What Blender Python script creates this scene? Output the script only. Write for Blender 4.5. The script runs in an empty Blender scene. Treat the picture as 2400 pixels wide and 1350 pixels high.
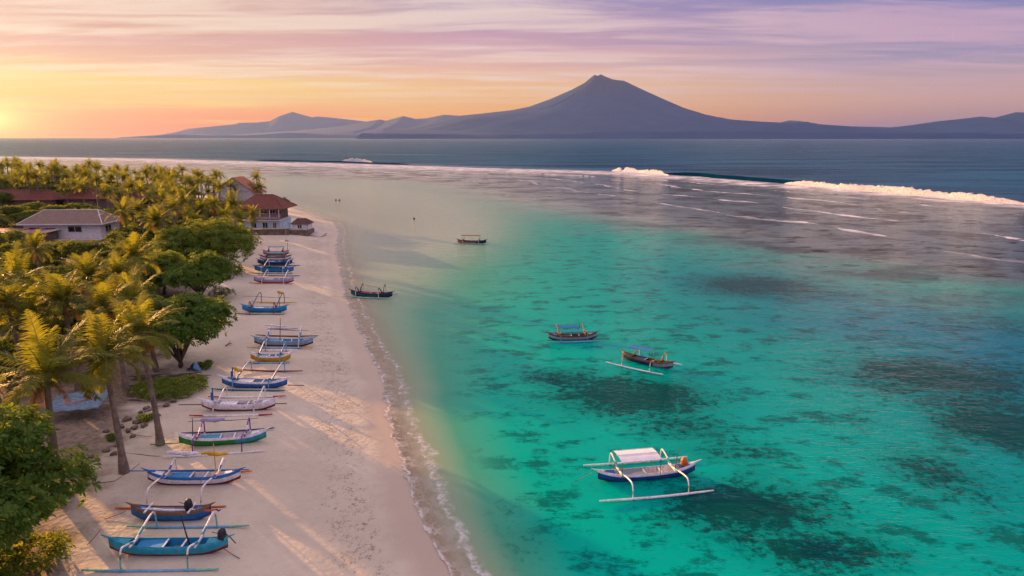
import bpy, math, random
import numpy as np
from mathutils import Vector, Matrix
R = math.radians
random.seed(7); RNG = np.random.default_rng(7)
SC = bpy.context.scene
COL = SC.collection

# ------------------------------------------------------------------ camera
CAM_H, PITCH, FPX = 24.0, math.atan(353/1600), 1600.0
cam_d = bpy.data.cameras.new('camera'); cam = bpy.data.objects.new('camera', cam_d); COL.objects.link(cam)
cam_d.sensor_width = 36; cam_d.lens = 24; cam_d.clip_start = .5; cam_d.clip_end = 90000
cam.location = (0, 0, CAM_H); cam.rotation_euler = (math.pi/2 - PITCH, 0, 0)
SC.camera = cam

# ------------------------------------------------------------------ sun, exposure
SUN_AZ, SUN_EL, SKY_AZ = R(-46.5), R(8.0), R(-40)
SDIR = Vector((math.sin(SUN_AZ)*math.cos(SUN_EL), math.cos(SUN_AZ)*math.cos(SUN_EL), math.sin(SUN_EL)))
sl = bpy.data.lights.new('sun', 'SUN'); sl.energy = 4.2; sl.angle = R(.6); sl.color = (1, .49, .15)
so = bpy.data.objects.new('sun', sl); COL.objects.link(so); so.rotation_euler = SDIR.to_track_quat('Z', 'Y').to_euler()
SC.view_settings.view_transform = 'Standard'; SC.view_settings.look = 'None'
SC.view_settings.exposure = 1.7; SC.view_settings.gamma = 1
SC.cycles.volume_bounces = 0; SC.cycles.max_bounces = 6; SC.cycles.transparent_max_bounces = 8
SC.cycles.diffuse_bounces = 3; SC.cycles.glossy_bounces = 2; SC.cycles.transmission_bounces = 2
SC.cycles.caustics_reflective = False; SC.cycles.caustics_refractive = False

def lin(r, g, b, k=1.0):
    f = lambda c: (c/255/12.92 if c/255 <= .04045 else ((c/255+.055)/1.055)**2.4)*k
    return (f(r), f(g), f(b), 1)

class NT:
    "small node-tree writer"
    def __init__(s, tree): s.t = tree; s.n = tree.nodes; s.n.clear()
    def node(s, typ, **kw):
        n = s.n.new(typ)
        for k, v in kw.items(): setattr(n, k, v)
        return n
    def put(s, sock, v):
        if hasattr(v, 'is_linked') or isinstance(v, bpy.types.NodeSocket): s.t.links.new(v, sock)
        elif v is not None:
            if isinstance(v, tuple) and len(v) == 3 and sock.type == 'RGBA': v = (*v, 1)
            sock.default_value = v
    def m(s, op, a, b=None, c=None, clamp=False):
        n = s.node('ShaderNodeMath', operation=op, use_clamp=clamp)
        s.put(n.inputs[0], a); s.put(n.inputs[1], b); s.put(n.inputs[2], c); return n.outputs[0]
    def v(s, op, a, b=None):
        n = s.node('ShaderNodeVectorMath', operation=op); s.put(n.inputs[0], a); s.put(n.inputs[1], b)
        return n.outputs[1] if op in ('DOT_PRODUCT', 'LENGTH') else n.outputs[0]
    def mix(s, f, a, b, mode='MIX'):
        n = s.node('ShaderNodeMix', data_type='RGBA', blend_type=mode)
        s.put(n.inputs[0], f); s.put(n.inputs[6], a); s.put(n.inputs[7], b); return n.outputs[2]
    def ramp(s, f, stops, interp='LINEAR'):
        n = s.node('ShaderNodeValToRGB'); cr = n.color_ramp; cr.interpolation = interp
        while len(cr.elements) < len(stops): cr.elements.new(.5)
        for e, (p, c) in zip(cr.elements, stops):
            e.position = p; e.color = c if isinstance(c, tuple) else (c, c, c, 1)
        s.put(n.inputs[0], f); return n.outputs[0]
    def smooth(s, x, a, b):
        n = s.node('ShaderNodeMapRange', interpolation_type='SMOOTHSTEP')
        s.put(n.inputs[0], x); n.inputs[1].default_value = a; n.inputs[2].default_value = b
        n.inputs[3].default_value = 0; n.inputs[4].default_value = 1; return n.outputs[0]
    def noise(s, vec, scale, detail=3, rough=.5, dist=0, col=False):
        n = s.node('ShaderNodeTexNoise'); s.put(n.inputs['Vector'], vec)
        n.inputs['Scale'].default_value = scale; n.inputs['Detail'].default_value = detail
        n.inputs['Roughness'].default_value = rough; n.inputs['Distortion'].default_value = dist
        return n.outputs[1 if col else 0]
    def voro(s, vec, scale, feat='F1', out=0):
        n = s.node('ShaderNodeTexVoronoi', feature=feat); s.put(n.inputs['Vector'], vec)
        n.inputs['Scale'].default_value = scale; return n.outputs[out]
    def mapv(s, vec, scale=(1, 1, 1), rot=(0, 0, 0), loc=(0, 0, 0)):
        n = s.node('ShaderNodeMapping'); s.put(n.inputs[0], vec)
        n.inputs[1].default_value = loc; n.inputs[2].default_value = rot; n.inputs[3].default_value = scale; return n.outputs[0]
    def attr(s, name, out='Fac'): return s.node('ShaderNodeAttribute', attribute_name=name).outputs[out]
    def bump(s, h, strength=1, dist=1, nrm=None):
        n = s.node('ShaderNodeBump'); n.inputs['Strength'].default_value = strength; n.inputs['Distance'].default_value = dist
        s.put(n.inputs['Height'], h)
        if nrm is not None: s.put(n.inputs['Normal'], nrm)
        return n.outputs[0]
    def pos(s): return s.node('ShaderNodeNewGeometry').outputs['Position']
    def node_x(s, p, i=0):
        n = s.node('ShaderNodeSeparateXYZ'); s.put(n.inputs[0], p); return n.outputs[i]
    def obj(s): return s.node('ShaderNodeTexCoord').outputs['Object']
    def bsdf(s, col, rough=.6, spec=.5, nrm=None, metal=0, **kw):
        n = s.node('ShaderNodeBsdfPrincipled'); s.put(n.inputs['Base Color'], col); s.put(n.inputs['Roughness'], rough)
        s.put(n.inputs['Specular IOR Level'], spec); n.inputs['Metallic'].default_value = metal
        if nrm is not None: s.put(n.inputs['Normal'], nrm)
        return n.outputs[0]
    def out(s, sh, which='Surface'):
        n = s.node('ShaderNodeOutputMaterial'); s.t.links.new(sh, n.inputs[which]); return n

# ------------------------------------------------------------------ sky
def build_sky():
    w = bpy.data.worlds.new('World'); SC.world = w; w.use_nodes = True
    t = NT(w.node_tree)
    d = t.node('ShaderNodeTexCoord').outputs['Generated']
    sep = t.node('ShaderNodeSeparateXYZ'); t.put(sep.inputs[0], d)
    x, y, z = sep.outputs
    el = t.m('MULTIPLY', t.m('ARCSINE', z), 57.2958)
    fac = t.m('SQRT', t.m('MAXIMUM', t.m('DIVIDE', el, 90), 0))
    hl = t.m('SQRT', t.m('ADD', t.m('MULTIPLY', x, x), t.m('MULTIPLY', y, y)))
    c = t.m('DIVIDE', t.m('ADD', t.m('MULTIPLY', x, math.sin(SKY_AZ)), t.m('MULTIPLY', y, math.cos(SKY_AZ))), t.m('MAXIMUM', hl, .001))
    def rp(lst): return t.ramp(fac, [(math.sqrt(max(e, 0)/90), lin(*c3)) for e, c3 in lst])
    left = rp([(0, (232, 118, 84)), (.8, (248, 105, 20)), (1.5, (255, 120, 0)), (2.1, (255, 150, 0)), (2.9, (255, 190, 0)), (3.9, (255, 204, 95)), (5.2, (238, 178, 136)), (7, (216, 156, 138)), (10, (205, 146, 140)), (16, (205, 176, 190)), (50, (205, 195, 200))])
    mid = rp([(0, (240, 128, 70)), (1.2, (255, 150, 15)), (2.4, (255, 172, 40)), (3.8, (254, 188, 104)), (5.3, (242, 184, 156)), (6.8, (222, 170, 176)), (8.4, (186, 144, 178)), (10.5, (152, 132, 182)), (20, (160, 160, 205)), (50, (190, 186, 205))])
    right = rp([(0, (140, 122, 158)), (.8, (160, 130, 155)), (1.6, (196, 146, 142)), (2.6, (222, 166, 142)), (3.8, (208, 168, 164)), (5.2, (184, 160, 180)), (7, (150, 142, 184)), (9, (122, 130, 184)), (12, (112, 130, 190)), (50, (175, 178, 205))])
    back = rp([(0, (120, 120, 165)), (3, (170, 140, 170)), (8, (190, 160, 185)), (20, (165, 165, 205)), (50, (190, 188, 205))])
    s1 = t.mix(t.smooth(c, .78, .97), mid, left)
    s2 = t.mix(t.smooth(c, .25, .80), right, s1)
    s3 = t.mix(t.smooth(c, -.7, .25), back, s2)
    # cirrus on a high plane
    den = t.m('ADD', t.m('MAXIMUM', z, 0), .035)
    cv = t.node('ShaderNodeCombineXYZ'); t.put(cv.inputs[0], t.m('DIVIDE', x, den)); t.put(cv.inputs[1], t.m('DIVIDE', y, den))
    p = cv.outputs[0]
    warp = t.v('ADD', p, t.v('SCALE', t.noise(p, .35, 2, col=True), None))
    wn = t.node('ShaderNodeVectorMath', operation='SCALE'); t.put(wn.inputs[0], t.noise(p, .22, 3, col=True)); wn.inputs[3].default_value = 1.5
    pw = t.v('ADD', p, wn.outputs[0])
    n1 = t.noise(t.mapv(pw, (.26, .95, 1), (0, 0, R(20))), 1.5, 7, .62, .4)
    n2 = t.noise(t.mapv(pw, (.16, .60, 1), (0, 0, R(-14)), (3, 7, 0)), 1.5, 6, .60, .6)
    n3 = t.noise(t.mapv(pw, (.10, .8, 1), (0, 0, R(38)), (1, 2, 0)), 2.0, 6, .62, .8)
    cl = t.smooth(t.m('ADD', t.m('MULTIPLY', n1, .60), t.m('MULTIPLY', n2, .40)), .43, .60)
    st = t.smooth(n3, .50, .70)
    hi = t.smooth(el, 1.5, 5.5)
    cl = t.m('MULTIPLY', cl, t.m('ADD', t.m('MULTIPLY', hi, .84), .03))
    st = t.m('MULTIPLY', t.m('MULTIPLY', st, hi), .55)
    cc = t.mix(t.smooth(c, .3, .97), lin(222, 176, 196), lin(255, 232, 208))
    s4 = t.mix(t.m('MULTIPLY', cl, .80), s3, cc)
    s4 = t.mix(st, s4, cc)
    dk = t.m('MULTIPLY', t.smooth(n2, .53, .38), t.m('MULTIPLY', t.smooth(el, 3, 8), .50))
    s4 = t.mix(dk, s4, t.mix(t.smooth(c, .4, .95), lin(104, 118, 180), lin(222, 160, 168)))
    # low bands of cloud near the sun
    bn = t.noise(t.mapv(d, (2.2, 2.2, 60)), 1.0, 4, .6)
    band = t.m('MULTIPLY', t.m('MULTIPLY', t.smooth(bn, .48, .62), t.smooth(el, .6, 1.6)), t.m('MULTIPLY', t.smooth(el, 5.5, 3), t.m('MULTIPLY', t.smooth(c, .8, .95), .8)))
    s4 = t.mix(band, s4, lin(255, 208, 50))
    # glow round the sun behind the cloud bank
    vs = (math.sin(R(-38.2))*math.cos(R(1.2)), math.cos(R(-38.2))*math.cos(R(1.2)), math.sin(R(1.2)))
    dv = t.v('SUBTRACT', d, vs); ds = t.node('ShaderNodeVectorMath', operation='MULTIPLY'); t.put(ds.inputs[0], dv); ds.inputs[1].default_value = (1, 1, 3.2)
    dist = t.v('LENGTH', ds.outputs[0])
    g1 = t.m('POWER', 2.718, t.m('MULTIPLY', dist, -15)); g2 = t.m('POWER', 2.718, t.m('MULTIPLY', dist, -42))
    s5 = t.mix(t.m('MULTIPLY', g1, .95, clamp=True), s4, lin(255, 190, 10, 1.2))
    s5 = t.mix(t.m('MULTIPLY', g2, 2.0, clamp=True), s5, lin(255, 240, 130, 2.2))
    # the unseen upper sky is brighter than the band above the horizon
    up = t.m('ADD', t.m('MULTIPLY', t.smooth(el, 14, 45), ZEN - 1), 1)
    sc = t.node('ShaderNodeVectorMath', operation='SCALE'); t.put(sc.inputs[0], s5); t.put(sc.inputs[3], up)
    sky = t.node('ShaderNodeTexSky', sky_type='NISHITA', sun_disc=False); sky.sun_elevation = SUN_EL; sky.sun_rotation = SUN_AZ
    b1 = t.node('ShaderNodeBackground'); t.put(b1.inputs[0], sky.outputs[0]); b1.inputs[1].default_value = .003
    b2 = t.node('ShaderNodeBackground'); t.put(b2.inputs[0], sc.outputs[0]); b2.inputs[1].default_value = .285
    ad = t.node('ShaderNodeAddShader'); t.put(ad.inputs[0], b1.outputs[0]); t.put(ad.inputs[1], b2.outputs[0])
    o = t.node('ShaderNodeOutputWorld'); t.put(o.inputs[0], ad.outputs[0])
ZEN = 1.7
build_sky()

# ------------------------------------------------------------------ helpers
def tag(o, label=None, cat=None, group=None, kind=None):
    if label: o['label'] = label
    if cat: o['category'] = cat
    if group: o['group'] = group
    if kind: o['kind'] = kind
    return o
def empty(name, loc=(0, 0, 0), rz=0):
    o = bpy.data.objects.new(name, None); COL.objects.link(o); o.location = loc; o.rotation_euler = (0, 0, rz); o.empty_display_size = .3
    return o
class MB:
    def __init__(s): s.v = []; s.f = []; s.mi = []
    def add(s, vs, fs, mi=0):
        b = len(s.v); s.v.extend([tuple(p) for p in vs]); s.f.extend([tuple(i+b for i in f) for f in fs]); s.mi.extend([mi]*len(fs)); return s
    def box(s, c, d, rz=0, mi=0, M=None):
        vs = []
        for i in range(8):
            p = Vector((d[0]/2*(1 if i & 1 else -1), d[1]/2*(1 if i & 2 else -1), d[2]/2*(1 if i & 4 else -1)))
            if M is not None: p = M @ p
            elif rz: p = Matrix.Rotation(rz, 3, 'Z') @ p
            vs.append(p + Vector(c))
        return s.add(vs, [(0, 2, 3, 1), (4, 5, 7, 6), (0, 1, 5, 4), (2, 6, 7, 3), (0, 4, 6, 2), (1, 3, 7, 5)], mi)
    def tube(s, pts, r, n=8, mi=0, caps=True):
        pts = [Vector(p) for p in pts]; k = len(pts)
        if not hasattr(r, '__len__'): r = [r]*k
        if not hasattr(mi, '__len__'): mi = [mi]*(k-1)
        ring = []; up = Vector((0, 0, 1))
        b = len(s.v)
        for i, p in enumerate(pts):
            d = (pts[min(i+1, k-1)] - pts[max(i-1, 0)])
            d = d.normalized() if d.length > 1e-9 else Vector((1, 0, 0))
            a = d.cross(up)
            if a.length < .15: a = d.cross(Vector((0, 1, 0)))
            a.normalize(); c = a.cross(d)
            for j in range(n):
                th = 2*math.pi*j/n; s.v.append(tuple(p + a*math.cos(th)*r[i] + c*math.sin(th)*r[i]))
        for i in range(k-1):
            for j in range(n):
                j2 = (j+1) % n; s.f.append((b+i*n+j, b+i*n+j2, b+(i+1)*n+j2, b+(i+1)*n+j)); s.mi.append(mi[i])
        if caps:
            s.f.append(tuple(b+j for j in range(n))[::-1]); s.mi.append(mi[0])
            s.f.append(tuple(b+(k-1)*n+j for j in range(n))); s.mi.append(mi[-1])
        return s
    def build(s, name, mats, parent=None, smooth=True):
        me = bpy.data.meshes.new(name); me.from_pydata(s.v, [], s.f)
        for m_ in (mats if isinstance(mats, (list, tuple)) else [mats]): me.materials.append(m_)
        me.polygons.foreach_set('material_index', s.mi)
        if smooth: me.polygons.foreach_set('use_smooth', [True]*len(s.f)); 
        me.update()
        if smooth: me.set_sharp_from_angle(angle=R(42))
        o = bpy.data.objects.new(name, me); COL.objects.link(o); o.parent = parent
        return o
def np_mesh(name, V, F, mats, parent=None, smooth=True, attrs=None, fattrs=None):
    "V (n,3) and F (m,4) or (m,3) arrays"
    me = bpy.data.meshes.new(name); k = F.shape[1]
    me.vertices.add(len(V)); me.vertices.foreach_set('co', np.asarray(V, np.float32).ravel())
    me.loops.add(F.size); me.loops.foreach_set('vertex_index', F.astype(np.int32).ravel())
    me.polygons.add(len(F)); me.polygons.foreach_set('loop_start', np.arange(0, F.size, k, dtype=np.int32))
    me.polygons.foreach_set('use_smooth', np.full(len(F), smooth))
    me.update(calc_edges=True); me.validate()
    for m_ in (mats if isinstance(mats, (list, tuple)) else [mats]): me.materials.append(m_)
    for nme, a in (attrs or {}).items():
        at = me.attributes.new(nme, 'FLOAT', 'POINT'); at.data.foreach_set('value', np.asarray(a, np.float32).ravel())
    for nme, a in (fattrs or {}).items():
        at = me.attributes.new(nme, 'FLOAT', 'FACE'); at.data.foreach_set('value', np.asarray(a, np.float32).ravel())
    o = bpy.data.objects.new(name, me); COL.objects.link(o); o.parent = parent
    return o
def copy_tree(o, parent=None):
    c = o.copy(); COL.objects.link(c); c.parent = parent
    for ch in KIDS.get(o.name, None) or [q for q in bpy.data.objects if q.parent == o]: copy_tree(ch, c)
    return c
KIDS = {}
# numpy value noise
_T = RNG.random((256, 256))
def vnoise(x, y):
    xi = np.floor(x).astype(int); yi = np.floor(y).astype(int); fx = x-xi; fy = y-yi
    fx = fx*fx*(3-2*fx); fy = fy*fy*(3-2*fy)
    a = _T[xi & 255, yi & 255]; b = _T[(xi+1) & 255, yi & 255]; c = _T[xi & 255, (yi+1) & 255]; d = _T[(xi+1) & 255, (yi+1) & 255]
    return (a*(1-fx)+b*fx)*(1-fy)+(c*(1-fx)+d*fx)*fy
def fbm(x, y, o=4):
    s = 0; a = .5
    for i in range(o): s = s + a*vnoise(x*2**i+17*i, y*2**i+31*i); a *= .5
    return s
def ss(x, a, b):
    t = np.clip((x-a)/(b-a), 0, 1); return t*t*(3-2*t)

# photo pixel (2400x1350) -> world point on the plane z
cp, sp = math.cos(PITCH), math.sin(PITCH)
def G(px, py, z=0.0):
    yd = (py-675)/FPX; xd = (px-1200)/FPX
    Z = (CAM_H-z)/(yd*cp+sp)
    return Vector((xd*Z, Z*(cp-yd*sp), z))

# ------------------------------------------------------------------ shoreline, terrain functions
shore_px = [(1120, 1500), (1052, 1350), (1022, 1290), (985, 1215), (962, 1150), (950, 1090), (925, 1020), (905, 970), (902, 920), (888, 870), (862, 820), (838, 765), (815, 710), (802, 670), (797, 635), (788, 600), (786, 575), (790, 555), (793, 538), (778, 520), (745, 506), (715, 497), (690, 489), (668, 481)]
SH = [(12, -60), (6, 5)] + [tuple(G(*p)[:2]) for p in shore_px] + [(-92, 262), (-112, 276), (-150, 305), (-200, 352), (-280, 400), (-420, 440), (-900, 520), (-60000, 5000)]
def poly_dist(X, Y, pts, signed=True):
    best = np.full(X.shape, 1e18); sgn = np.zeros(X.shape); along = np.zeros(X.shape); acc = 0
    for (ax, ay), (bx, by) in zip(pts[:-1], pts[1:]):
        dx, dy = bx-ax, by-ay; L2 = dx*dx+dy*dy
        t = np.clip(((X-ax)*dx+(Y-ay)*dy)/L2, 0, 1)
        qx = X-(ax+t*dx); qy = Y-(ay+t*dy); d2 = qx*qx+qy*qy
        s = (dx*(Y-ay)-dy*(X-ax))
        better = d2 < best-1e-9
        best = np.where(better, d2, best); sgn = np.where(better, np.sign(s), sgn); along = np.where(better, acc+t*math.sqrt(L2), along)
        acc += math.sqrt(L2)
    return np.sqrt(best)*(sgn if signed else 1), along
def shore_d(X, Y):   # >0 on land
    d, _ = poly_dist(X, Y, SH); return d
def land_h(d, X, Y):
    h = 1.0*ss(d, 0, 12) + .5*ss(d, 10, 30) + .9*ss(d, 26, 60)
    return h
def water_width(Y): return np.interp(Y, [0, 35, 60, 90, 120, 160, 250, 400], [6.5, 7, 9.5, 18, 36, 76, 170, 280])
# reef break line
reef_px = [(2900, 520), (2400, 478), (2200, 460), (2000, 444), (1860, 433), (1640, 413), (1430, 401), (1200, 396), (900, 386), (700, 381), (560, 378)]
RF = [(420, -200), (330, 60)] + [tuple(G(*p)[:2]) for p in reef_px] + [(-420, 800), (-700, 900), (-2500, 1300), (-60000, 9000)]
def reef_d(X, Y):    # >0 inside the lagoon
    d, _ = poly_dist(X, Y, RF); return d
def depth_f(X, Y, d, r):
    "water depth, metres"
    w = water_width(Y)
    a = 1-np.exp(-np.power(np.maximum(-d, 0)/w, 1.35))
    lag = (2.6+2.1*ss(X+.25*Y, 22, 85))*a*ss(r, 135, 200)                       # lagoon basin behind the reef flat
    flat = .22*ss(-d, 0, 7)
    out = 14*ss(-r, 5, 120)
    return flat + lag + out
def gh(x, y):
    X = np.array([x], float); Y = np.array([y], float); d = shore_d(X, Y)
    return float(land_h(d, X, Y)[0]) if d[0] > 0 else 0.0
def GT(px, py, up=0.0):
    "pixel -> point `up` metres above the terrain"
    z = 0
    for _ in range(6):
        p = G(px, py, z+up); z = gh(p.x, p.y)
    return Vector((p.x, p.y, z))

def axis(segs):
    out = []
    for a, b, st in segs: out += list(np.arange(a, b, st))
    return np.array(out+[segs[-1][1]])
def geo(a, b, n):   # geometric steps
    return list(a*(b/a)**(np.arange(1, n+1)/n))
GX = np.array([-x for x in geo(140, 42000, 36)][::-1] + list(np.arange(-140, -60, 1.2)) + list(np.arange(-60, 6, .45)) + list(np.arange(6, 60, .9)) + list(np.arange(60, 220, 2.2)) + [220] + geo(220, 42000, 36))
GY = np.array([-30, -10, 5, 15] + list(np.arange(20, 60, .4)) + list(np.arange(60, 120, .7)) + list(np.arange(120, 300, 1.4)) + list(np.arange(300, 800, 4)) + [800] + geo(800, 31000, 34))
X, Y = np.meshgrid(GX, GY)
D = shore_d(X, Y); RD = reef_d(X, Y); DEP = depth_f(X, Y, D, RD)
nx, ny = len(GX), len(GY)
I = np.arange(nx*ny).reshape(ny, nx)
GF = np.stack([I[:-1, :-1], I[:-1, 1:], I[1:, 1:], I[1:, :-1]], -1).reshape(-1, 4)

# dark weed beds: px, py, half-width px, half-height px, strength
weeds_px = [(1480, 930, 200, 50, 1), (1330, 890, 110, 30, .8), (1600, 1000, 130, 40, .7), (1780, 672, 160, 28, .95), (1900, 690, 170, 22, .6), (1760, 1200, 210, 75, .95), (1930, 1290, 200, 70, .8), (2220, 890, 230, 55, .95), (2360, 1010, 160, 60, 1), (2300, 950, 180, 55, .8),
            (2050, 870, 120, 30, .5), (2200, 1110, 130, 70, .7), (1220, 1270, 110, 60, .5), (1190, 1200, 80, 50, .35), (1360, 1310, 90, 30, .35), (1560, 800, 150, 18, .35), (1700, 1060, 140, 35, .6), (2350, 760, 200, 40, .55), (2080, 800, 140, 22, .4),
            (1900, 780, 150, 20, .3), (1420, 660, 200, 14, .25), (2250, 700, 200, 30, .5), (1640, 730, 160, 14, .25), (1180, 830, 90, 14, .3), (2100, 1240, 160, 60, .35), (1960, 640, 260, 18, .45), (1780, 1110, 90, 40, .5), (2330, 1230, 110, 70, .35)]
WEED = np.zeros(X.shape)
for px, py, rw, rh, st in weeds_px:
    c = G(px, py); rx = abs(G(px+rw, py).x-c.x); y1 = G(px, py-rh).y; y2 = G(px, py+rh).y; ry = (y1-y2)/2; cy = (y1+y2)/2
    e = ((X-c.x)/rx)**2+((Y-cy)/ry)**2
    WEED = np.maximum(WEED, 1.15*st*np.exp(-e*.65))

WEED = np.maximum(WEED, .30*ss(-D, 12, 40)*(fbm(X/26, Y/26, 3) > 0)*(.4+1.1*fbm(X/22+9, Y/22, 4)))

# ------------------------------------------------------------------ ground (sand, soil and sea bed in one sheet)
def build_ground():
    Z = np.where(D > 0, land_h(D, X, Y) + .05*(fbm(X*.35, Y*.35, 3)-.45)*ss(D, 1, 6), -DEP-.02)
    Z = np.where(D <= 0, np.maximum(-DEP, -1.1*np.abs(D)*.18-.0)*1.0-.01, Z)
    Z = np.where(D <= -8, -DEP-.01, Z)
    m_ = bpy.data.materials.new('sand'); m_.use_nodes = True; t = NT(m_.node_tree)
    p = t.pos(); d = t.attr('shore'); rd = t.attr('reef'); wd = t.attr('weed')
    n1 = t.noise(p, .12, 4); n2 = t.noise(p, 1.1, 4, .6); n3 = t.noise(p, 9, 4, .7)
    dry = t.mix(t.smooth(n1, .35, .65), (.50, .445, .345, 1), (.58, .515, .40, 1))
    dry = t.mix(t.m('MULTIPLY', t.smooth(n2, .45, .70), .22), dry, (.42, .315, .245, 1))
    dry = t.mix(t.m('MULTIPLY', t.smooth(n3, .52, .72), .22), dry, (.34, .25, .19, 1))
    dn = t.m('ADD', d, t.m('MULTIPLY', t.m('SUBTRACT', t.noise(p, .35, 3), .5), 2.0))
    wet = t.smooth(dn, 2.6, .9)
    col = t.mix(t.m('MULTIPLY', wet, .8), dry, (.40, .315, .235, 1))
    # weed wrack along the high-tide line
    wr = t.noise(t.mapv(p, (1, .55, 1)), 1.9, 5, .75)
    spk = t.noise(p, 6.5, 3, .7)
    wl = t.m('MULTIPLY', t.smooth(dn, 2.2, 3.6), t.smooth(dn, 7.2, 4.6))
    wm = t.m('MULTIPLY', t.m('MULTIPLY', t.smooth(wr, .47, .60), t.smooth(spk, .47, .58)), wl)
    col = t.mix(t.m('MULTIPLY', wm, .72), col, (.13, .080, .045, 1))
    # litter and soil under the trees
    soil = t.smooth(t.m('ADD', d, t.m('MULTIPLY', t.m('SUBTRACT', t.noise(p, .25, 4, .65), .5), 12)), 18.5, 22.5)
    lit = t.mix(t.smooth(t.noise(p, 2.3, 5, .7), .42, .60), (.19, .135, .09, 1), (.07, .05, .03, 1))
    lit = t.mix(t.m('MULTIPLY', t.smooth(t.noise(p, .6, 4, .7), .55, .68), .6), lit, (.30, .23, .17, 1))
    col = t.mix(t.m('MULTIPLY', soil, .85), col, lit)
    grs = t.m('MULTIPLY', t.smooth(t.m('ADD', d, t.m('MULTIPLY', t.noise(p, .1, 3), 20)), 48, 62), .9)
    col = t.mix(grs, col, t.mix(t.smooth(t.noise(p, 1.5, 4, .7), .4, .6), (.035, .05, .015, 1), (.09, .085, .03, 1)))
    # sea bed
    bed = t.mix(t.smooth(t.noise(p, .3, 4), .4, .65), (.56, .42, .27, 1), (.50, .38, .24, 1))
    wsel = t.m('ADD', t.m('ADD', wd, t.m('MULTIPLY', t.m('SUBTRACT', t.noise(t.mapv(p, (.8, 1, 1)), .30, 8, .78, .5), .5), 1.9)), t.m('MULTIPLY', t.m('SUBTRACT', t.noise(p, 1.35, 6, .75), .5), 1.9))
    wk = t.smooth(wsel, .52, .80)
    bed = t.mix(t.m('MULTIPLY', wk, .9), bed, (.035, .045, .015, 1))
    rk = t.m('MULTIPLY', t.smooth(t.noise(t.mapv(p, (.55, 1.6, 1)), .15, 6, .72), .50, .60), t.m('MULTIPLY', t.smooth(rd, 4, 25), t.smooth(rd, 200, 130)))
    bed = t.mix(t.m('MULTIPLY', rk, .75), bed, (.075, .06, .05, 1))
    col = t.mix(t.smooth(d, .0, -.8), col, bed)
    rough = t.m('SUBTRACT', .95, t.m('MULTIPLY', wet, .62))
    foot = t.voro(t.v('ADD', p, t.v('MULTIPLY', t.noise(p, 1.5, 2, col=True), (.5, .5, 0))), 3.1, 'SMOOTH_F1')
    hgt = t.m('ADD', t.m('MULTIPLY', foot, .09), t.m('ADD', t.m('MULTIPLY', n2, .12), t.m('MULTIPLY', n3, .05)))
    dryk = t.m('MULTIPLY', t.m('SUBTRACT', 1, wet), t.m('ADD', .35, t.m('MULTIPLY', t.smooth(t.noise(p, .13, 3), .4, .6), .65)))
    hgt = t.m('MULTIPLY', hgt, dryk)
    t.out(t.bsdf(col, rough, .3, t.bump(hgt, .9, 1.0)))
    o = np_mesh('ground', np.stack([X, Y, Z], -1).reshape(-1, 3), GF, m_, attrs={'shore': D, 'reef': RD, 'weed': WEED})
    tag(o, kind='structure')
build_ground()

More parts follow.
